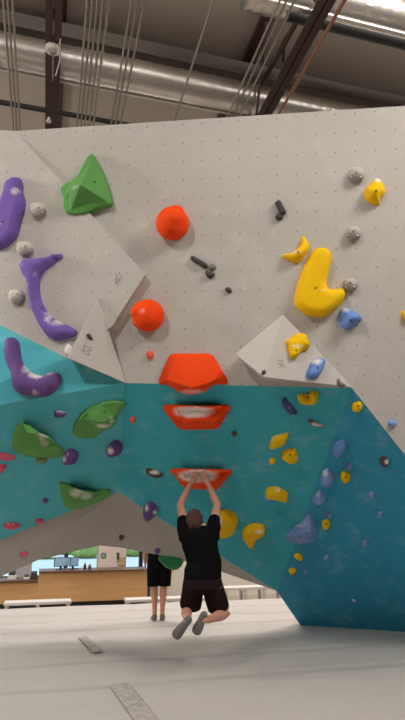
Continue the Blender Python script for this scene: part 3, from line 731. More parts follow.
def climber():
    ys, yh = 6.28, 6.27
    hl = at_y(194, 581, yh); hr = at_y(211, 581, yh); pel = (hl + hr) / 2
    sl = at_y(185, 529, ys); sr = at_y(213, 528, ys)
    neck = at_y(198, 524, ys + .01); chest = at_y(199.5, 539, ys - .01); waist = at_y(204, 561, ys - .005)
    hc = at_y(194.5, 523, ys + .02)
    gripY = (CAM + ray(198, 476) * ((grip_p + grip_n * .135 - CAM).dot(grip_n) / ray(198, 476).dot(grip_n))).y
    el, er = at_y(180.3, 504.5, gripY - .14), at_y(217.2, 505, gripY - .14)
    wl, wr = at_y(189.5, 485.5, gripY - .05), at_y(209, 485.5, gripY - .05)
    def on_grip(x, y, h): return on_plane(x, y, grip_p, grip_n, h)
    pl, pr = on_grip(193.2, 479, .165), on_grip(206, 479, .165)
    kl, kr = at_y(186.5, 610.5, 6.45), at_y(225.5, 613, 6.45)
    al, ar = at_y(186.5, 618, 6.05), at_y(208, 620, 6.10)
    up = Vector((0, 0, 1)); fwd = Vector((0, 1, 0)); X = Vector((1, 0, 0))
    root = empty('person', Vector((pel.x, pel.y, al.z - .2)), 'climber in black shirt and dark shorts hanging by both hands from lowest red hold', 'person')
    bm = bmesh.new()
    # torso, neck, head
    tube(bm, [pel - up * .10, pel - up * .03, pel + up * .06, waist, chest - up * .05, chest + up * .06, neck - up * .06, neck + up * .02],
         [.12, .165, .165, .150, .165, .178, .13, .06], 22, ref=X, flat=[.7, .68, .66, .62, .62, .58, .55, .95])
    tube(bm, [neck - up * .05, neck + up * .03, hc - up * .02], [.06, .056, .055], 16)
    basis = head(bm, hc, (up - fwd * .3), (fwd + up * .35), 1.06)
    for s, e, w, p, sgn in ((sl, el, wl, pl, 1), (sr, er, wr, pr, -1)):
        tube(bm, [chest + up * .02 + X * (-.08 if sgn > 0 else .08), s - X * sgn * -.01, s.lerp(e, .35), s.lerp(e, .75), e, e.lerp(w, .3), e.lerp(w, .7), w],
             [.07, .068, .055, .047, .042, .044, .034, .026], 16)
        fd = on_grip(197 if sgn > 0 else 202.5, 469, .14) - p
        hand(bm, w, p, fd, X * sgn, -grip_n, -grip_n)
    for h, k, a in ((hl, kl, al), (hr, kr, ar)):
        tube(bm, [h + up * .02, h.lerp(k, .2), h.lerp(k, .55), h.lerp(k, .9), k, k.lerp(a, .12) - up * .0, k.lerp(a, .35), k.lerp(a, .7), a],
             [.088, .092, .077, .060, .056, .055, .057, .042, .034], 18)
    # feet inside the shoes
    feet = ((at_y(189.5, 618.5, 5.98), at_y(173.5, 638.5, 6.08)), (at_y(204.8, 613.5, 6.03), at_y(194.8, 635, 6.10)))
    for (a, (hE, tE)) in zip((al, ar), feet):
        sn = (Vector((0, -1, .1)) - (tE - hE).normalized() * Vector((0, -1, .1)).dot((tE - hE).normalized())).normalized()
        tube(bm, [a, a.lerp(hE.lerp(tE, .25), .6), hE.lerp(tE, .3) - sn * .035], [.034, .036, .03], 12)
    bm = remesh(bm, .0055, 3)
    obj('body', bm, M_SKIN, root, smooth=True)
    for hE, tE in feet:
        b = bmesh.new()
        sn = (Vector((0, -1, .1)) - (tE - hE).normalized() * Vector((0, -1, .1)).dot((tE - hE).normalized())).normalized()
        foot_mesh(b, hE, tE, sn, .053); b = remesh(b, .006, 3)
        obj('shoe', b, M_SHOE, root, smooth=True)
    # t-shirt
    b = bmesh.new()
    tube(b, [pel + up * .03, pel + up * .10, waist, chest - up * .06, chest + up * .05, neck - up * .065, neck - up * .015],
         [.198, .196, .185, .186, .198, .165, .075], 26, ref=X, flat=[.70, .70, .66, .64, .60, .60, .8])
    for s, e, sg in ((sl, el, -1), (sr, er, 1)):
        tube(b, [chest + X * sg * .07, s - up * .045, s - up * .0 + X * sg * .008, s.lerp(e, .30), s.lerp(e, .38)], [.11, .096, .080, .066, .064], 18)
        tube(b, [s - up * .02, chest + X * sg * .105 - up * .02, waist + X * sg * .10], [.085, .085, .075], 16)
    b = remesh(b, .008, 5)
    for v in b.verts:
        nz = noise.noise(Vector((v.co.x * 7, v.co.y * 7, v.co.z * 9))) * .010
        v.co += v.normal * nz
    obj('t_shirt', b, M_SHIRT, root, smooth=True)
    # shorts
    b = bmesh.new()
    tube(b, [pel + up * .07, pel, pel - up * .07, pel - up * .13], [.180, .182, .175, .10], 24, ref=X, flat=[.66, .72, .74, .8])
    for h, k in ((hl, kl.lerp(at_y(192, 610.5, 6.45), .5)), (hr, kr.lerp(at_y(215, 613, 6.45), .5))):
        tube(b, [h + up * .03, h.lerp(k, .2), h.lerp(k, .55), h.lerp(k, .80), h.lerp(k, .84)], [.105, .113, .117, .116, .115], 20, ref=X, flat=[.95, .95, .9, .92, .92])
    b = remesh(b, .008, 4)
    for v in b.verts: v.co += v.normal * noise.noise(Vector((v.co.x * 9, v.co.y * 9, v.co.z * 6))) * .008
    sh = obj('shorts', b, M_SHORTS, root, smooth=True)
    t = bmesh.new(); t.from_mesh(sh.data); bmesh.ops.translate(t, verts=t.verts, vec=parent_origin(sh)); tr = BVHTree.FromBMesh(t); t.free()
    b = bmesh.new()
    for x, y in ((219.6, 588.4), (220.6, 587.2)):
        h_ = tr.ray_cast(CAM, ray(x, y).normalized())
        if h_[0] is not None: ball(b, h_[0], .006, (1.7, .5, .7), seg=8)
    if b.verts: 
        mk = obj('printed_mark', b, HM['grey'], sh); mk['label'] = 'small pale mark on the shorts'
    obj('hair', hair_mesh(hc, *basis, 1.1, -.105), M_HAIR, root, smooth=True)
    face_parts(root, hc, *basis, 1.06)
climber()

def standing_person():
    g = at_z(158.3, 620.5, 0); up = Vector((0, 0, 1)); fwd = Vector((-.12, .99, 0)).normalized(); X = fwd.cross(up)
    root = empty('person', g, 'person in dark shorts standing on the mat behind the arch, mostly hidden by the wall', 'person')
    P = lambda r, f, z: g + X * r + fwd * f + up * z
    bm = bmesh.new()
    tube(bm, [P(0, 0, .80), P(0, 0, .88), P(0, 0, .98), P(0, .0, 1.12), P(0, 0, 1.28), P(0, 0, 1.40), P(0, 0, 1.46)],
         [.12, .165, .16, .145, .17, .16, .07], 22, ref=X, flat=[.7, .68, .66, .62, .6, .55, .9])
    hc = P(0, .03, 1.63); tube(bm, [P(0, 0, 1.42), P(0, .01, 1.50), hc - up * .03], [.062, .056, .055], 14)
    basis = head(bm, hc, up, fwd + X * .3)
    for s in (-1, 1):
        tube(bm, [P(s * .08, 0, 1.36), P(s * .185, 0, 1.38), P(s * .22, -.01, 1.22), P(s * .235, -.02, 1.08), P(s * .235, .03, .95), P(s * .225, .07, .84)],
             [.06, .062, .05, .042, .036, .027], 14)
        hand(bm, P(s * .225, .07, .84), P(s * .222, .085, .77), Vector((0, 0, -1)) + fwd * .1, fwd, X * s, -X * s * .8)
        tube(bm, [P(s * .09, 0, .88), P(s * .095, 0, .74), P(s * .085, .015, .55), P(s * .075, .015, .47), P(s * .068, -.01, .36), P(s * .062, 0, .2), P(s * .06, 0, .09), P(s * .06, .04, .05)],
             [.085, .085, .064, .054, .055, .04, .034, .036], 16)
    bm = remesh(bm, .007, 3); obj('body', bm, M_SKIN, root, smooth=True)
    for s in (-1, 1):
        b = bmesh.new(); foot_mesh(b, P(s * .058, -.06, .005), P(s * .075, .20, .005), Vector((0, 0, -1)), .05)
        tube(b, [P(s * .06, -.01, .03), P(s * .06, -.01, .09)], [.042, .04], 12)
        obj('shoe', remesh(b, .008, 2), M_SHOE, root, smooth=True)
    b = bmesh.new()
    tube(b, [P(0, 0, .84), P(0, 0, .95), P(0, 0, 1.12), P(0, 0, 1.3), P(0, 0, 1.41), P(0, 0, 1.45)], [.185, .18, .17, .19, .17, .08], 24, ref=X, flat=[.72, .7, .66, .62, .58, .8])
    for s in (-1, 1): tube(b, [P(s * .1, 0, 1.35), P(s * .185, 0, 1.375), P(s * .225, -.01, 1.2)], [.08, .075, .066], 16)
    obj('t_shirt', remesh(b, .01, 4), M_SHIRT, root, smooth=True)
    b = bmesh.new(); tube(b, [P(0, 0, .98), P(0, 0, .88), P(0, 0, .76)], [.178, .182, .14], 22, ref=X, flat=[.7, .72, .75])
    for s in (-1, 1): tube(b, [P(s * .09, 0, .86), P(s * .097, 0, .7), P(s * .095, .01, .52), P(s * .095, .01, .5)], [.1, .1, .094, .092], 18)
    obj('shorts', remesh(b, .01, 3), plain('black_shorts', srgb(20, 18, 20), .95, spec=.08), root, smooth=True)
    obj('hair', hair_mesh(hc, *basis), M_HAIR, root, smooth=True); face_parts(root, hc, *basis)
standing_person()

# ------------------------------------------------------------------ floor mats
def floor_mat():
    m, nt, b = base_mat('pale_mat_cover')
    tc = N(nt, 'ShaderNodeTexCoord').outputs['Object']
    mp = N(nt, 'ShaderNodeMapping'); mp.inputs['Rotation'].default_value = (0, 0, -PSI); nt.links.new(tc, mp.inputs[0])
    v = mp.outputs[0]
    mp2 = N(nt, 'ShaderNodeMapping'); mp2.inputs['Scale'].default_value = (.5, 2.2, 1); nt.links.new(v, mp2.inputs[0])
    f1 = noise_o(nt, v, .8, 5, .6); f2 = noise_o(nt, mp2.outputs[0], 2.2, 6, .65)
    c = mixc(nt, f1, srgb(186, 178, 172), srgb(200, 193, 187))
    c = mixc(nt, math_n(nt, 'MULTIPLY', ramp(nt, f2, .55, .8), .35), c, srgb(166, 157, 151))
    c = mixc(nt, math_n(nt, 'MULTIPLY', ramp(nt, noise_o(nt, v, 5, 6, .7), .6, .8), .3), c, srgb(222, 217, 212))
    at = N(nt, 'ShaderNodeAttribute'); at.attribute_name = 'seam'
    c = mixc(nt, math_n(nt, 'MULTIPLY', at.outputs['Fac'], math_n(nt, 'MULTIPLY', f2, .62)), c, srgb(112, 104, 98))
    nt.links.new(c, b.inputs['Base Color']); b.inputs['Roughness'].default_value = .6; b.inputs['Specular IOR Level'].default_value = .35
    add_bump(nt, b, f2, .35, .03)
    return m
def build_floor():
    seams = [uv_of(at_z(0, y, 0))[1] for y in (693, 668, 648, 634, 624, 616)]
    useams = [uv_of(at_z(130, 700, 0))[0] + k * 2.4 for k in (-3, -2, -1, 0, 1, 2, 3)]
    u0, u1, v0, v1 = -6.5, 8.5, 1.6, 13.0
    nu, nv = 150, 190
    bm = bmesh.new(); lay = bm.verts.layers.float.new('seam'); g = []
    vend = uv_of(at_z(0, 608.5, 0))[1]
    for j in range(nv + 1):
        v = v0 + (vend - v0) * j / nv; row = []
        for i in range(nu + 1):
            u = u0 + (u1 - u0) * i / nu
            z = -.006 + .008 * noise.noise(Vector((u * .9, v * 1.6, 0))) + .006 * noise.noise(Vector((u * 2.2, v * 5, 3)))
            sm = 0
            for s in seams:
                ss = s + .05 * noise.noise(Vector((u * .8, s, 1)))
                d = abs(v - ss); sm = max(sm, math.exp(-(d / .05) ** 2))
                z += .012 * math.exp(-((v - ss - .12) / .09) ** 2) * (0.6 + noise.noise(Vector((u, s, 7))))
                z -= .012 * math.exp(-(d / .035) ** 2)
            vx = bm.verts.new(bp(u, v, min(z, .012))); vx[lay] = sm * (0.75 + .5 * noise.noise(Vector((u * 1.3, v, 9)))); row.append(vx)
        g.append(row)
    for j in range(nv):
        for i in range(nu): bm.faces.new((g[j][i], g[j][i + 1], g[j + 1][i + 1], g[j + 1][i]))
    # far edge of the padding drops to the hall floor
    lowv = [bm.verts.new(v.co - Vector((0, 0, .32)) + BV * .02) for v in g[-1]]
    for i in range(nu): bm.faces.new((g[-1][i], g[-1][i + 1], lowv[i + 1], lowv[i]))
    bmesh.ops.recalc_face_normals(bm, faces=bm.faces)
    if bm.faces[0].normal.z < 0:
        for f in bm.faces: f.normal_flip()
    o = obj('floor', bm, floor_mat(), smooth=True); tag(o, kind='structure')
    # worn hook-and-loop seam strips lying along the mats
    ms, nt, b = base_mat('worn_seam_strip'); tc = N(nt, 'ShaderNodeTexCoord').outputs['Object']
    c = mixc(nt, ramp(nt, noise_o(nt, tc, 14, 6, .7), .35, .65), srgb(152, 144, 137), srgb(192, 184, 177)); nt.links.new(c, b.inputs['Base Color']); b.inputs['Roughness'].default_value = .9
    for k, q in enumerate([((109.4, 686), (129, 684.6), (163, 726), (139, 727)), ((78, 638.5), (87, 637.5), (104, 653), (93, 654))]):
        a, b2, c2, d2 = [at_z(x, y, 0) for x, y in q]
        bm = bmesh.new(); n_ = 24; rows = []
        for j in range(n_ + 1):
            t = j / n_; l, r = a.lerp(d2, t), b2.lerp(c2, t)
            rows.append([bm.verts.new(l.lerp(r, w_) + Vector((0, 0, h_))) for w_, h_ in ((0, .013), (.05, .0165), (.5, .0175), (.95, .0165), (1, .013))])
        for j in range(n_):
            for i in range(4): bm.faces.new((rows[j][i], rows[j][i + 1], rows[j + 1][i + 1], rows[j + 1][i]))
        bmesh.ops.recalc_face_normals(bm, faces=bm.faces)
        tag(obj('trim_%d' % (k + 1), bm, ms), kind='structure')
    return vend
VEND = build_floor()

# ------------------------------------------------------------------ hall behind
FZ = -.32
M_HALL = plain('hall_floor', srgb(150, 138, 124), .6)
def slab(name, u0, u1, v0, v1, z0, z1, mat, kind='structure', parent=None):
    bm = bmesh.new(); box(bm, bp((u0 + u1) / 2, (v0 + v1) / 2, (z0 + z1) / 2), (u1 - u0, v1 - v0, z1 - z0), BAX)
    o = obj(name, bm, mat, parent)
    if kind: o['kind'] = kind
    return o
M_WALLP = plain('pale_wall_paint', srgb(214, 205, 192), .8, var=.03, scale=2)
M_DARKW = plain('grey_brown_wall_paint', srgb(150, 140, 130), .85, var=.05, scale=2)
M_CEIL = plain('dark_roof_deck', srgb(176, 164, 152), .9, var=.08, scale=1.2)
CZ = 8.0; VW = 19.0
slab('floor_hall', -12, 16, -9, VW + .3, FZ - .1, FZ, M_HALL)
slab('wall_left', -12.2, -12, -9, VW + .3, FZ, CZ, M_DARKW)
slab('wall_right', 16, 16.2, -9, VW + .3, FZ, CZ, M_DARKW)
slab('wall_rear', -12, 16, -9.2, -9, FZ, CZ, M_DARKW)
slab('ceiling', -12.2, 16.2, -9.2, VW + .4, CZ, CZ + .1, M_CEIL)
# window wall: storefront glazing with sill, head and mullions
uw = lambda px: uv_of(at_v(px, 560, VW))[0]
ua, ub = uw(-60), uw(150)
slab('wall_back', ub, 16, VW, VW + .25, FZ, CZ, M_WALLP); slab('wall_back.001', -12, ua, VW, VW + .25, FZ, CZ, M_WALLP)
slab('wall_back.002', ua, ub, VW, VW + .25, 3.2, CZ, M_WALLP); slab('wall_back.003', ua, ub, VW, VW + .25, FZ, FZ + .12, M_WALLP)
M_FRAME = plain('dark_window_frame', srgb(60, 58, 60), .5, .3)
gm, nt, b = base_mat('window_glass'); nt.nodes.remove(b)
tr = N(nt, 'ShaderNodeBsdfTransparent'); tr.inputs[0].default_value = (.94, .97, .97, 1); gl = N(nt, 'ShaderNodeBsdfGlossy'); gl.inputs['Roughness'].default_value = .02
mx = N(nt, 'ShaderNodeMixShader'); mx.inputs[0].default_value = .06; nt.links.new(tr.outputs[0], mx.inputs[1]); nt.links.new(gl.outputs[0], mx.inputs[2])
nt.links.new(mx.outputs[0], nt.nodes['Material Output'].inputs[0])
edges_px = [-60, 0, 66, 108, 141, 150]
for k in range(5):
    a, c = uw(edges_px[k]), uw(edges_px[k + 1])
    w = empty('window_%d' % (k + 1), bp((a + c) / 2, VW + .05, FZ + .12)); w['kind'] = 'structure'
    bm = bmesh.new()
    for (cu, cz, su, sz) in ((a + .03, 1.6, .06, 3.04), (c - .03, 1.6, .06, 3.04), ((a + c) / 2, FZ + .16, c - a, .08), ((a + c) / 2, 3.14, c - a, .08)):
        zc = cz if sz < 1 else (FZ + .12 + 3.2) / 2
        box(bm, bp(cu, VW + .05, zc), (su, .1, sz if sz < 1 else 3.2 - FZ - .12), BAX)
    obj('window_frame', bm, M_FRAME, w)
    bm = bmesh.new(); box(bm, bp((a + c) / 2, VW + .06, (FZ + 3.3) / 2), (c - a - .1, .012, 2.95), BAX); obj('pane', bm, gm, w)
# outside: pale paving, a lawn strip, hedge bushes, parked blue car far off
tag(slab('ground_outside', -60, 60, VW + .4, 90, FZ - .25, FZ - .15, plain('sunlit_paving', srgb(190, 206, 214), .9), None), kind='structure')
M_LEAF = plain('sunlit_leaves', srgb(150, 180, 96), .8, var=.45, scale=3, bump=.4)
def bush(px, py, V, r, label):
    p = at_v(px, py, V); p.z = FZ - .15
    bm = bmesh.new(); bmesh.ops.create_icosphere(bm, subdivisions=4, radius=r)
    for v in bm.verts:
        k = 1 + .25 * noise.noise(v.co * 2.2 / r + Vector((px, 0, 0))) + .12 * noise.noise(v.co * 7 / r)
        v.co *= k; v.co.z = v.co.z * .8 + r * .7
    bmesh.ops.translate(bm, verts=bm.verts, vec=p)
    tag(obj('bush', bm, M_LEAF, None, p, smooth=True), label, 'bush', 'bushes outside the window')
bush(42, 556, 33, .95, 'green bush outside the window, above the lower counter')
bush(62, 552, 37, 1.0, 'green bush outside the window, behind the monitors')
bush(86, 552, 33, .95, 'green bush outside the window left of the white pillar')
bush(133, 552, 34, 1.0, 'green bush outside the window right of the white pillar')
# counter
def wood_mat():
    m, nt, b = base_mat('oak_veneer'); tc = N(nt, 'ShaderNodeTexCoord').outputs['Object']
    mp = N(nt, 'ShaderNodeMapping'); mp.inputs['Rotation'].default_value = (0, 0, -PSI); nt.links.new(tc, mp.inputs[0])
    mp2 = N(nt, 'ShaderNodeMapping'); mp2.inputs['Scale'].default_value = (.6, 6, 9); nt.links.new(mp.outputs[0], mp2.inputs[0])
    f = noise_o(nt, mp2.outputs[0], 1.6, 5, .6)
    c = mixc(nt, f, srgb(186, 138, 88), srgb(218, 172, 118)); nt.links.new(c, b.inputs['Base Color']); b.inputs['Roughness'].default_value = .45
    return m
M_WOOD = wood_mat(); M_TOP = plain('dark_counter_top', srgb(90, 62, 44), .4)
VC = uv_of(at_z(100, 606, FZ))[1]
uc = lambda px, py=580: uv_of(at_v(px, py, VC))[0]
zc_ = lambda px, py: at_v(px, py, VC).z
def counter(name, pa, pb, ptop, label):
    a, c = uc(pa), uc(pb); zt = zc_((pa + pb) / 2, ptop)
    root = empty(name, bp((a + c) / 2, VC + .35, FZ), label, 'counter')
    bm = bmesh.new(); box(bm, bp((a + c) / 2, VC + .4, (FZ + .1 + zt - .03) / 2), (c - a, .7, zt - .03 - FZ - .1), BAX, .004); obj('wood_panel', bm, M_WOOD, root)
    bm = bmesh.new(); box(bm, bp((a + c) / 2, VC + .38, zt - .015), (c - a, .8, .03), BAX, .006); obj('counter_top', bm, M_TOP, root)
    bm = bmesh.new(); box(bm, bp((a + c) / 2, VC + .45, FZ + .05), (c - a - .04, .6, .1), BAX); obj('toe_kick', bm, M_FRAME, root)
    return zt
z1 = counter('reception_counter', 38.3, 148, 570.3, 'long oak-fronted reception counter seen through the arch, taller section')
z0 = counter('reception_counter', -70, 38.0, 581.5, 'oak-fronted reception counter seen through the arch, lower section at the left')
# things on the counter
def monitor(px, zt, w, h, turn, label, grp):
    c = bp(uc(px), VC + .45, zt); root = empty('computer_monitor', c, label, 'monitor', grp)
    ax = (BU * math.cos(turn) + BV * math.sin(turn), BV * math.cos(turn) - BU * math.sin(turn), Vector((0, 0, 1)))
    bm = bmesh.new(); box(bm, c + Vector((0, 0, .06 + h / 2)), (w, .03, h), ax, .006); obj('housing', bm, M_FRAME, root)
    bm = bmesh.new(); box(bm, c + Vector((0, 0, .06 + h / 2)) - ax[1] * .0165, (w - .03, .003, h - .03), ax)
    ms = plain('blue_screen', srgb(150, 190, 218), .3); obj('screen', bm, ms, root)
    bm = bmesh.new(); box(bm, c + Vector((0, 0, .05)) + ax[1] * .03, (.05, .02, .1), ax); box(bm, c + Vector((0, 0, .006)) + ax[1] * .03, (.2, .16, .012), ax, .003); obj('stand', bm, M_FRAME, root)
monitor(61, z1, .34, .20, .25, 'computer monitor with a blue screen on the taller counter, left of the pair', 'monitors on the counter')
monitor(74, z1, .26, .20, .7, 'computer monitor turned sideways on the taller counter, right of the pair', 'monitors on the counter')
def bottle(px, zt, h, r, mat, label, name='bottle'):
    c = bp(uc(px), VC + .25, zt); bm = bmesh.new()
    tube(bm, [c, c + Vector((0, 0, h * .62)), c + Vector((0, 0, h * .75)), c + Vector((0, 0, h * .96)), c + Vector((0, 0, h))], [r, r, r * .5, r * .4, r * .4], 14)
    tag(obj(name, bm, mat, None, c), label, 'bottle')
M_DK = plain('dark_plastic', srgb(70, 62, 62), .5)
bottle(85, z1, .15, .035, M_DK, 'small dark bottle on the taller counter right of the monitors, left of a pair')
bottle(90, z1, .12, .04, plain('brown_glass', srgb(110, 84, 70), .4), 'small brown bottle on the taller counter left of the white pillar')
def device(px, zt, s, mat, label, name, cat):
    c = bp(uc(px), VC + .3, zt); root = empty(name, c, label, cat)
    bm = bmesh.new(); box(bm, c + Vector((0, 0, s[2] * .25)), (s[0], s[1], s[2] * .5), BAX, .008); obj('base', bm, mat, root)
    bm = bmesh.new(); ax = (BU, (BV + Vector((0, 0, .5))).normalized(), (Vector((0, 0, 1)) - BV * .5).normalized())
    box(bm, c + Vector((0, 0, s[2] * .72)), (s[0] * .8, s[1] * .7, s[2] * .4), ax, .006); obj('keypad', bm, M_FRAME, root)
device(33.6, z0, (.16, .14, .16), M_DK, 'dark payment terminal on the lower counter against the taller section', 'card_terminal', 'card terminal')
device(26, z0, (.12, .1, .09), plain('white_plastic', srgb(220, 218, 214), .4), 'small white device on the lower counter beside the dark terminal', 'receipt_printer', 'printer')
device(11, z0, (.18, .14, .18), plain('white_plastic', srgb(220, 218, 214), .4), 'black and white telephone-like device at the left end of the lower counter', 'desk_phone', 'phone')
# white pillar with a poster, grey block and pole behind
VP = VC + 2.2
up_ = lambda px: uv_of(at_v(px, 560, VP))[0]
M_PIL = plain('white_pillar_paint', srgb(226, 208, 198), .8)
pr_ = slab('wall_pillar', up_(98.5), up_(126), VP, VP + .5, FZ, CZ, M_PIL)
bm = bmesh.new(); c = at_v(103.5, 555.5, VP - .006)
for k in range(7):
    t = 2 * math.pi * k / 7; box(bm, c + BU * .055 * math.cos(t) + Vector((0, 0, .05 * math.sin(t))), (.055, .008, .05), BAX, .003)
obj('wall_emblem', bm, plain('grey_green_print', srgb(110, 138, 128), .7)); tag(bpy.data.objects['wall_emblem'], 'round grey-green emblem on the white pillar behind the counter', 'sign')
bm = bmesh.new(); box(bm, at_v(122, 561, VP - .02), (.22, .02, .2), BAX, .003)
o = obj('notice_board', bm, plain('tan_board', srgb(206, 168, 132), .8)); tag(o, 'tan notice board on the white pillar behind the counter', 'notice board')
bm = bmesh.new(); box(bm, at_v(118, 556.5, VP - .03), (.05, .05, .16), BAX, .008); box(bm, at_v(118, 553.5, VP - .03), (.07, .07, .04), BAX, .008)
o = obj('wall_phone', bm, M_DK); tag(o, 'small dark wall-mounted device beside the tan notice board', 'device')
slab('wall_partition', up_(15), up_(32), VP + .1, VP + .6, FZ, 3.2, plain('grey_partition', srgb(160, 158, 156), .8))
pole_u = uc(150)
bm = bmesh.new(); cyl(bm, bp(pole_u, VC + .2, FZ), bp(pole_u, VC + .2, CZ), .045, 18)
tag(obj('steel_post', bm, M_FRAME, None, bp(pole_u, VC + .2, FZ)), 'thin black steel post at the right end of the counter', 'post')
# pale wall to the right of the counter
VR = VC + .9
ur = lambda px: uv_of(at_v(px, 575, VR))[0]
slab('wall_inner', ur(151), 14, VR, VR + .2, FZ, 4.2, M_WALLP)
# low white benches along the mat edge
M_BENCH = plain('white_bench_paint', srgb(216, 210, 204), .5)
def bench(pa, pb, py, V, label):
    a, c = uv_of(at_v(pa, py, V))[0], uv_of(at_v(pb, py, V))[0]; zt = at_v((pa + pb) / 2, py, V).z
    root = empty('bench', bp((a + c) / 2, V, FZ), label, 'bench', 'white benches behind the mats')
    bm = bmesh.new(); box(bm, bp((a + c) / 2, V, zt - .025), (c - a, .36, .05), BAX, .006); obj('seat', bm, M_BENCH, root)
    n = max(2, int((c - a) / .42) + 1)
    for i in range(n):
        u = a + .05 + (c - a - .1) * i / (n - 1)
        bm = bmesh.new()
        for s in (-.14, .14): box(bm, bp(u, V + s, (FZ + zt - .05) / 2), (.06, .05, zt - .05 - FZ), BAX, .004)
        box(bm, bp(u, V, FZ + .05), (.05, .26, .05), BAX); obj('leg', bm, M_BENCH, root)
VB = VEND + .28
bench(4.5, 71, 600.7, VB, 'low white bench in front of the lower oak counter at the left')
bench(125, 215, 597.2, VB, 'low white bench behind the standing person')
bench(222, 300, 585.8, VB + .1, 'low white bench glimpsed under the wall right of the climber')
# ------------------------------------------------------------------ ceiling services
M_GALV = plain('galvanised_steel', srgb(205, 198, 190), .36, .9, var=.12, scale=3)
M_PIPE = plain('grey_conduit', srgb(146, 137, 128), .45, .5); M_BEAM = plain('dark_brown_steel', srgb(66, 46, 40), .7)
M_COPPER = plain('rusty_pipe', srgb(140, 92, 70), .5, .4); M_BLKP = plain('dark_green_black_pipe', srgb(22, 24, 23), .6)
def along(px, py, z, direction, t0, t1):
    p = at_z(px, py, z); return p + direction * t0, p + direction * t1
def duct(px, py, z, r, t0, t1, d, label, rib=.14):
    a, c = along(px, py, z, d, t0, t1); L = (c - a).length; n = int(L / rib)
    root = empty('air_duct', (a + c) / 2, label, 'air duct')
    pts = []; rr = []
    bm = bmesh.new(); k = int(L / .05)
    tube(bm, [a.lerp(c, i / k) for i in range(k + 1)], [r * (1 + .03 * (1 if i % 3 == 0 else 0)) for i in range(k + 1)], 36)
    o = obj('spiral_pipe', bm, M_GALV, root, smooth=True)
    for i in range(1, n, 9):
        b = bmesh.new(); q = a.lerp(c, i / n); w = (c - a).normalized() * .04
        tube(b, [q - w, q - w * .9, q + w * .9, q + w], [r * 1.0, r * 1.04, r * 1.04, r * 1.0], 36); obj('coupling_band', b, M_GALV, root, smooth=False)
duct(100, 69, 7.2, .20, -9, 9, BU, 'long round spiral duct crossing the ceiling just above the wall edge')
duct(372, 13, 7.4, .29, -1.6, 8, BU, 'wide spiral duct in the upper right corner of the ceiling')
def pipe(px, py, z, r, t0, t1, d, mat, label, name='conduit_pipe', cat='pipe', group=None):
    a, c = along(px, py, z, d, t0, t1); bm = bmesh.new(); cyl(bm, a, c, r, 12)
    o = obj(name, bm, mat, None, (a + c) / 2, smooth=True); tag(o, label, cat, group); auto_smooth(o, 40)
# open-web joists: a pair of angles below, a chord at the deck, bent rods between
def joist(px, py, z, w, t0, t1, d, label, skip=()):
    a, c = along(px, py, z, d, t0, t1); sd = d.cross(Vector((0, 0, 1))).normalized(); m = (a + c) / 2; L = (c - a).length
    root = empty('roof_joist', m, label, 'joist'); ax = (sd, d, Vector((0, 0, 1))); up = Vector((0, 0, 1))
    bm = bmesh.new()
    for q in (-1, 1):
        box(bm, m + sd * q * w * .27, (w * .46, L, .015), ax); box(bm, m + sd * q * w * .12 + up * .06, (.015, L, .12), ax)
    obj('lower_chord', bm, M_BEAM, root)
    bm = bmesh.new(); box(bm, m + up * (CZ - z - .03), (w, L, .05), ax); obj('upper_chord', bm, M_BEAM, root)
    H = CZ - z - .06; t = t0 + 8.0
    p = at_z(px, py, z); n = 0
    for (s0, s1) in ((-2.2, -1.5), (-.9, -1.5), (-.62, -.05), (1.35, .8), (1.35, 2.0), (2.7, 2.0)):
        b = bmesh.new(); cyl(b, p + d * s0 + up * .03, p + d * s1 + up * H, .018, 10); obj('web_rod', b, M_BEAM, root, smooth=True)
joist(53, 60, 6.6, .17, -9, 9, BV, 'dark steel roof joist running away near the left edge of the ceiling')
joist(296, 57, 6.6, .18, -9, 9, BV, 'dark brown steel joist slanting above the right half of the wall')
def brace(points, z, r, label):
    bm = bmesh.new(); q = [at_z(x, y, zz) for (x, y), zz in zip(points, z)]
    for a, c in zip(q, q[1:]): cyl(bm, a, c, r, 10)
    tag(obj('roof_brace', bm, M_BEAM, None, q[0]), label, 'brace', 'dark roof braces')
brace([(258, 90), (301, 14)], (7.55, 7.55), .035, 'long dark brace rod left of the slanting brown joist')
brace([(283, 62), (284, 40), (298, 20)], (7.7, 7.7, 7.7), .02, 'short kinked brace rod between the long brace and the slanting brown joist')
pipe(120, 92, 7.1, .022, -9, 9, BU, M_GALV, 'thin bright pipe running just below the long spiral duct')
pipe(55, 112, 6.85, .035, -9, 3, BU, M_BLKP, 'dark sprinkler pipe crossing the ceiling low at the left', 'sprinkler_pipe')
pipe(345, 20, 6.8, .04, -3.2, 6, BU, M_GALV, 'grey pipe in front of the wide upper right duct')
pipe(360, 32, 6.95, .075, -.9, 6, BU, M_BLKP, 'dark thick pipe under the wide upper right duct', 'sprinkler_pipe')
pipe(310, 60, 6.45, .02, -4, 5, BV, M_COPPER, 'rusty red-brown pipe right of the slanting brown joist')
def conduits(xs, py, grp, lbl):
    for i, x in enumerate(xs): pipe(x, py, 6.5, .0125, -4, 7, BV, M_PIPE, lbl[i], group=grp)
O3 = ['leftmost', 'middle', 'rightmost']
conduits([8, 12, 16], 60, 'conduits at the far left', ['thin conduit at the far left of the ceiling, %s of three' % o for o in O3])
conduits([82.5, 87, 91.5, 96.5, 101.5], 60, 'conduits right of the left joist', ['thin conduit right of the left roof joist, %s of five' % o for o in ('leftmost', 'second', 'middle', 'fourth', 'rightmost')])
conduits([122, 127, 133], 60, 'conduits over the middle of the duct', ['thin conduit crossing the middle of the long duct, %s of three' % o for o in O3])
conduits([194], 60, None, ['single thin conduit alone in the middle of the ceiling'])
conduits([253, 259, 266], 60, 'conduits left of the slanting joist', ['thin conduit left of the slanting brown joist, %s of three' % o for o in O3])
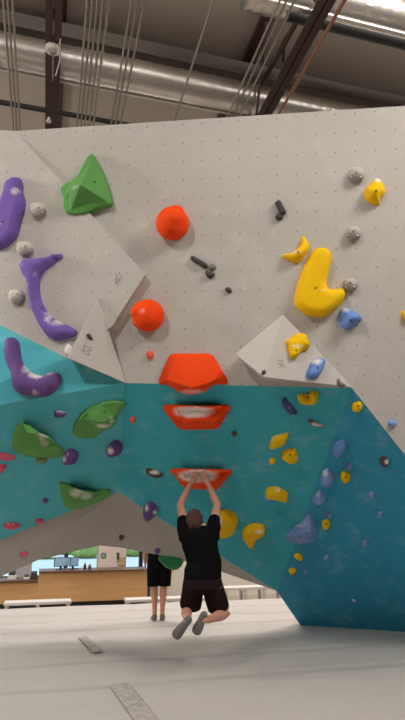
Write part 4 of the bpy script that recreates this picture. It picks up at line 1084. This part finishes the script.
# round white fitting on the left beam
p = at_z(53, 48, 6.59); root = empty('ceiling_siren', p, 'round white siren fitting on the underside of the left roof joist', 'siren')
M_WHT = plain('white_fitting', srgb(214, 204, 196), .5)
b = bmesh.new(); tube(b, [p + Vector((0, 0, .0)), p - Vector((0, 0, .03)), p - Vector((0, 0, .05))], [.085, .085, .06], 24); obj('housing', b, M_WHT, root)
b = bmesh.new(); tube(b, [p - Vector((0, 0, .048)), p - Vector((0, 0, .08)), p - Vector((0, 0, .085))], [.035, .03, .012], 18); obj('sounder', b, M_PIPE, root)
b = bmesh.new(); q = [p + BU * .06 - BV * .05, p + BU * .075 - BV * .15, p + BU * .085 + BV * .0 + Vector((0, 0, -.15)), p + BU * .05 + BV * .1 + Vector((0, 0, -.28))]; tube(b, q, .006, 8); obj('cable', b, M_WHT, root)
p = at_z(49, 117.5, 6.59); b = bmesh.new(); tube(b, [p, p - Vector((0, 0, .05)), p - Vector((0, 0, .055)), p - Vector((0, 0, .07))], [.018, .018, .035, .03], 14)
tag(obj('fire_sprinkler', b, M_WHT, None, p), 'small white sprinkler head at the lower end of the left roof joist', 'sprinkler')
# sheet-metal soffit band behind the duct
a, c = along(100, 52, 7.7, BU, -9, 9); b = bmesh.new(); box(b, (a + c) / 2, (18, .5, .22), BAX)
tag(obj('ceiling_beam', b, plain('grey_soffit', srgb(92, 84, 77), .8), None), kind='structure')

# ------------------------------------------------------------------ light
def area(name, loc, size, power, col=(1, .955, .91), target=None, sy=None):
    l = bpy.data.lights.new(name, 'AREA'); l.shape = 'RECTANGLE'; l.size = size; l.size_y = sy or size; l.energy = power; l.color = col
    o = bpy.data.objects.new(name, l); COL.objects.link(o); o.location = loc
    d = (Vector(target) - Vector(loc)) if target else Vector((0, 0, -1))
    o.rotation_euler = d.to_track_quat('-Z', 'Y').to_euler(); return o
area('bay_and_fill_lamp', (-4.4, -2.6, 7.6), .6, 315, target=(-1.0, 4, 2.5))
area('bay_and_fill_lamp', (1.4, -2.4, 7.6), .7, 80, target=(1.5, 4, 2.5))
area('bay_and_fill_lamp', (4.5, 1.1, 7.4), 2.4, 410, target=(2.8, 4.5, 4.2))
area('bay_and_fill_lamp', (-3.6, .6, 7.6), 1.5, 70)
area('bay_and_fill_lamp', (-7.5, 4.8, 5.6), 1.5, 330, target=(-.4, 7.6, 0))  # added fill light, unseen at the left side, brightens the floor under the wall
area('bay_and_fill_lamp', (8.5, 3.6, 6.0), 2.5, 60, target=(0, 7.5, 0))  # weaker added fill from the right side, also unseen
area('hall_lamp', (-2.5, 12.0, 7.2), 4, 530)
area('hall_lamp', (4.0, 12.5, 7.2), 4, 530)
sl = bpy.data.lights.new('sun', 'SUN'); sl.energy = 3.5; sl.angle = .01; so = bpy.data.objects.new('sun', sl); COL.objects.link(so)
so.rotation_euler = (BU * 1.0 + BV * .25 + Vector((0, 0, -.9))).to_track_quat('-Z', 'Y').to_euler()
w = bpy.data.worlds.new('sky'); SC.world = w; w.use_nodes = True
bg = w.node_tree.nodes['Background']; bg.inputs[0].default_value = srgb(205, 228, 250); bg.inputs[1].default_value = 1.5

SC.view_settings.view_transform = 'Standard'; SC.view_settings.look = 'None'
SC.view_settings.gamma = 1; SC.view_settings.use_curve_mapping = False; SC.view_settings.exposure = -0.1
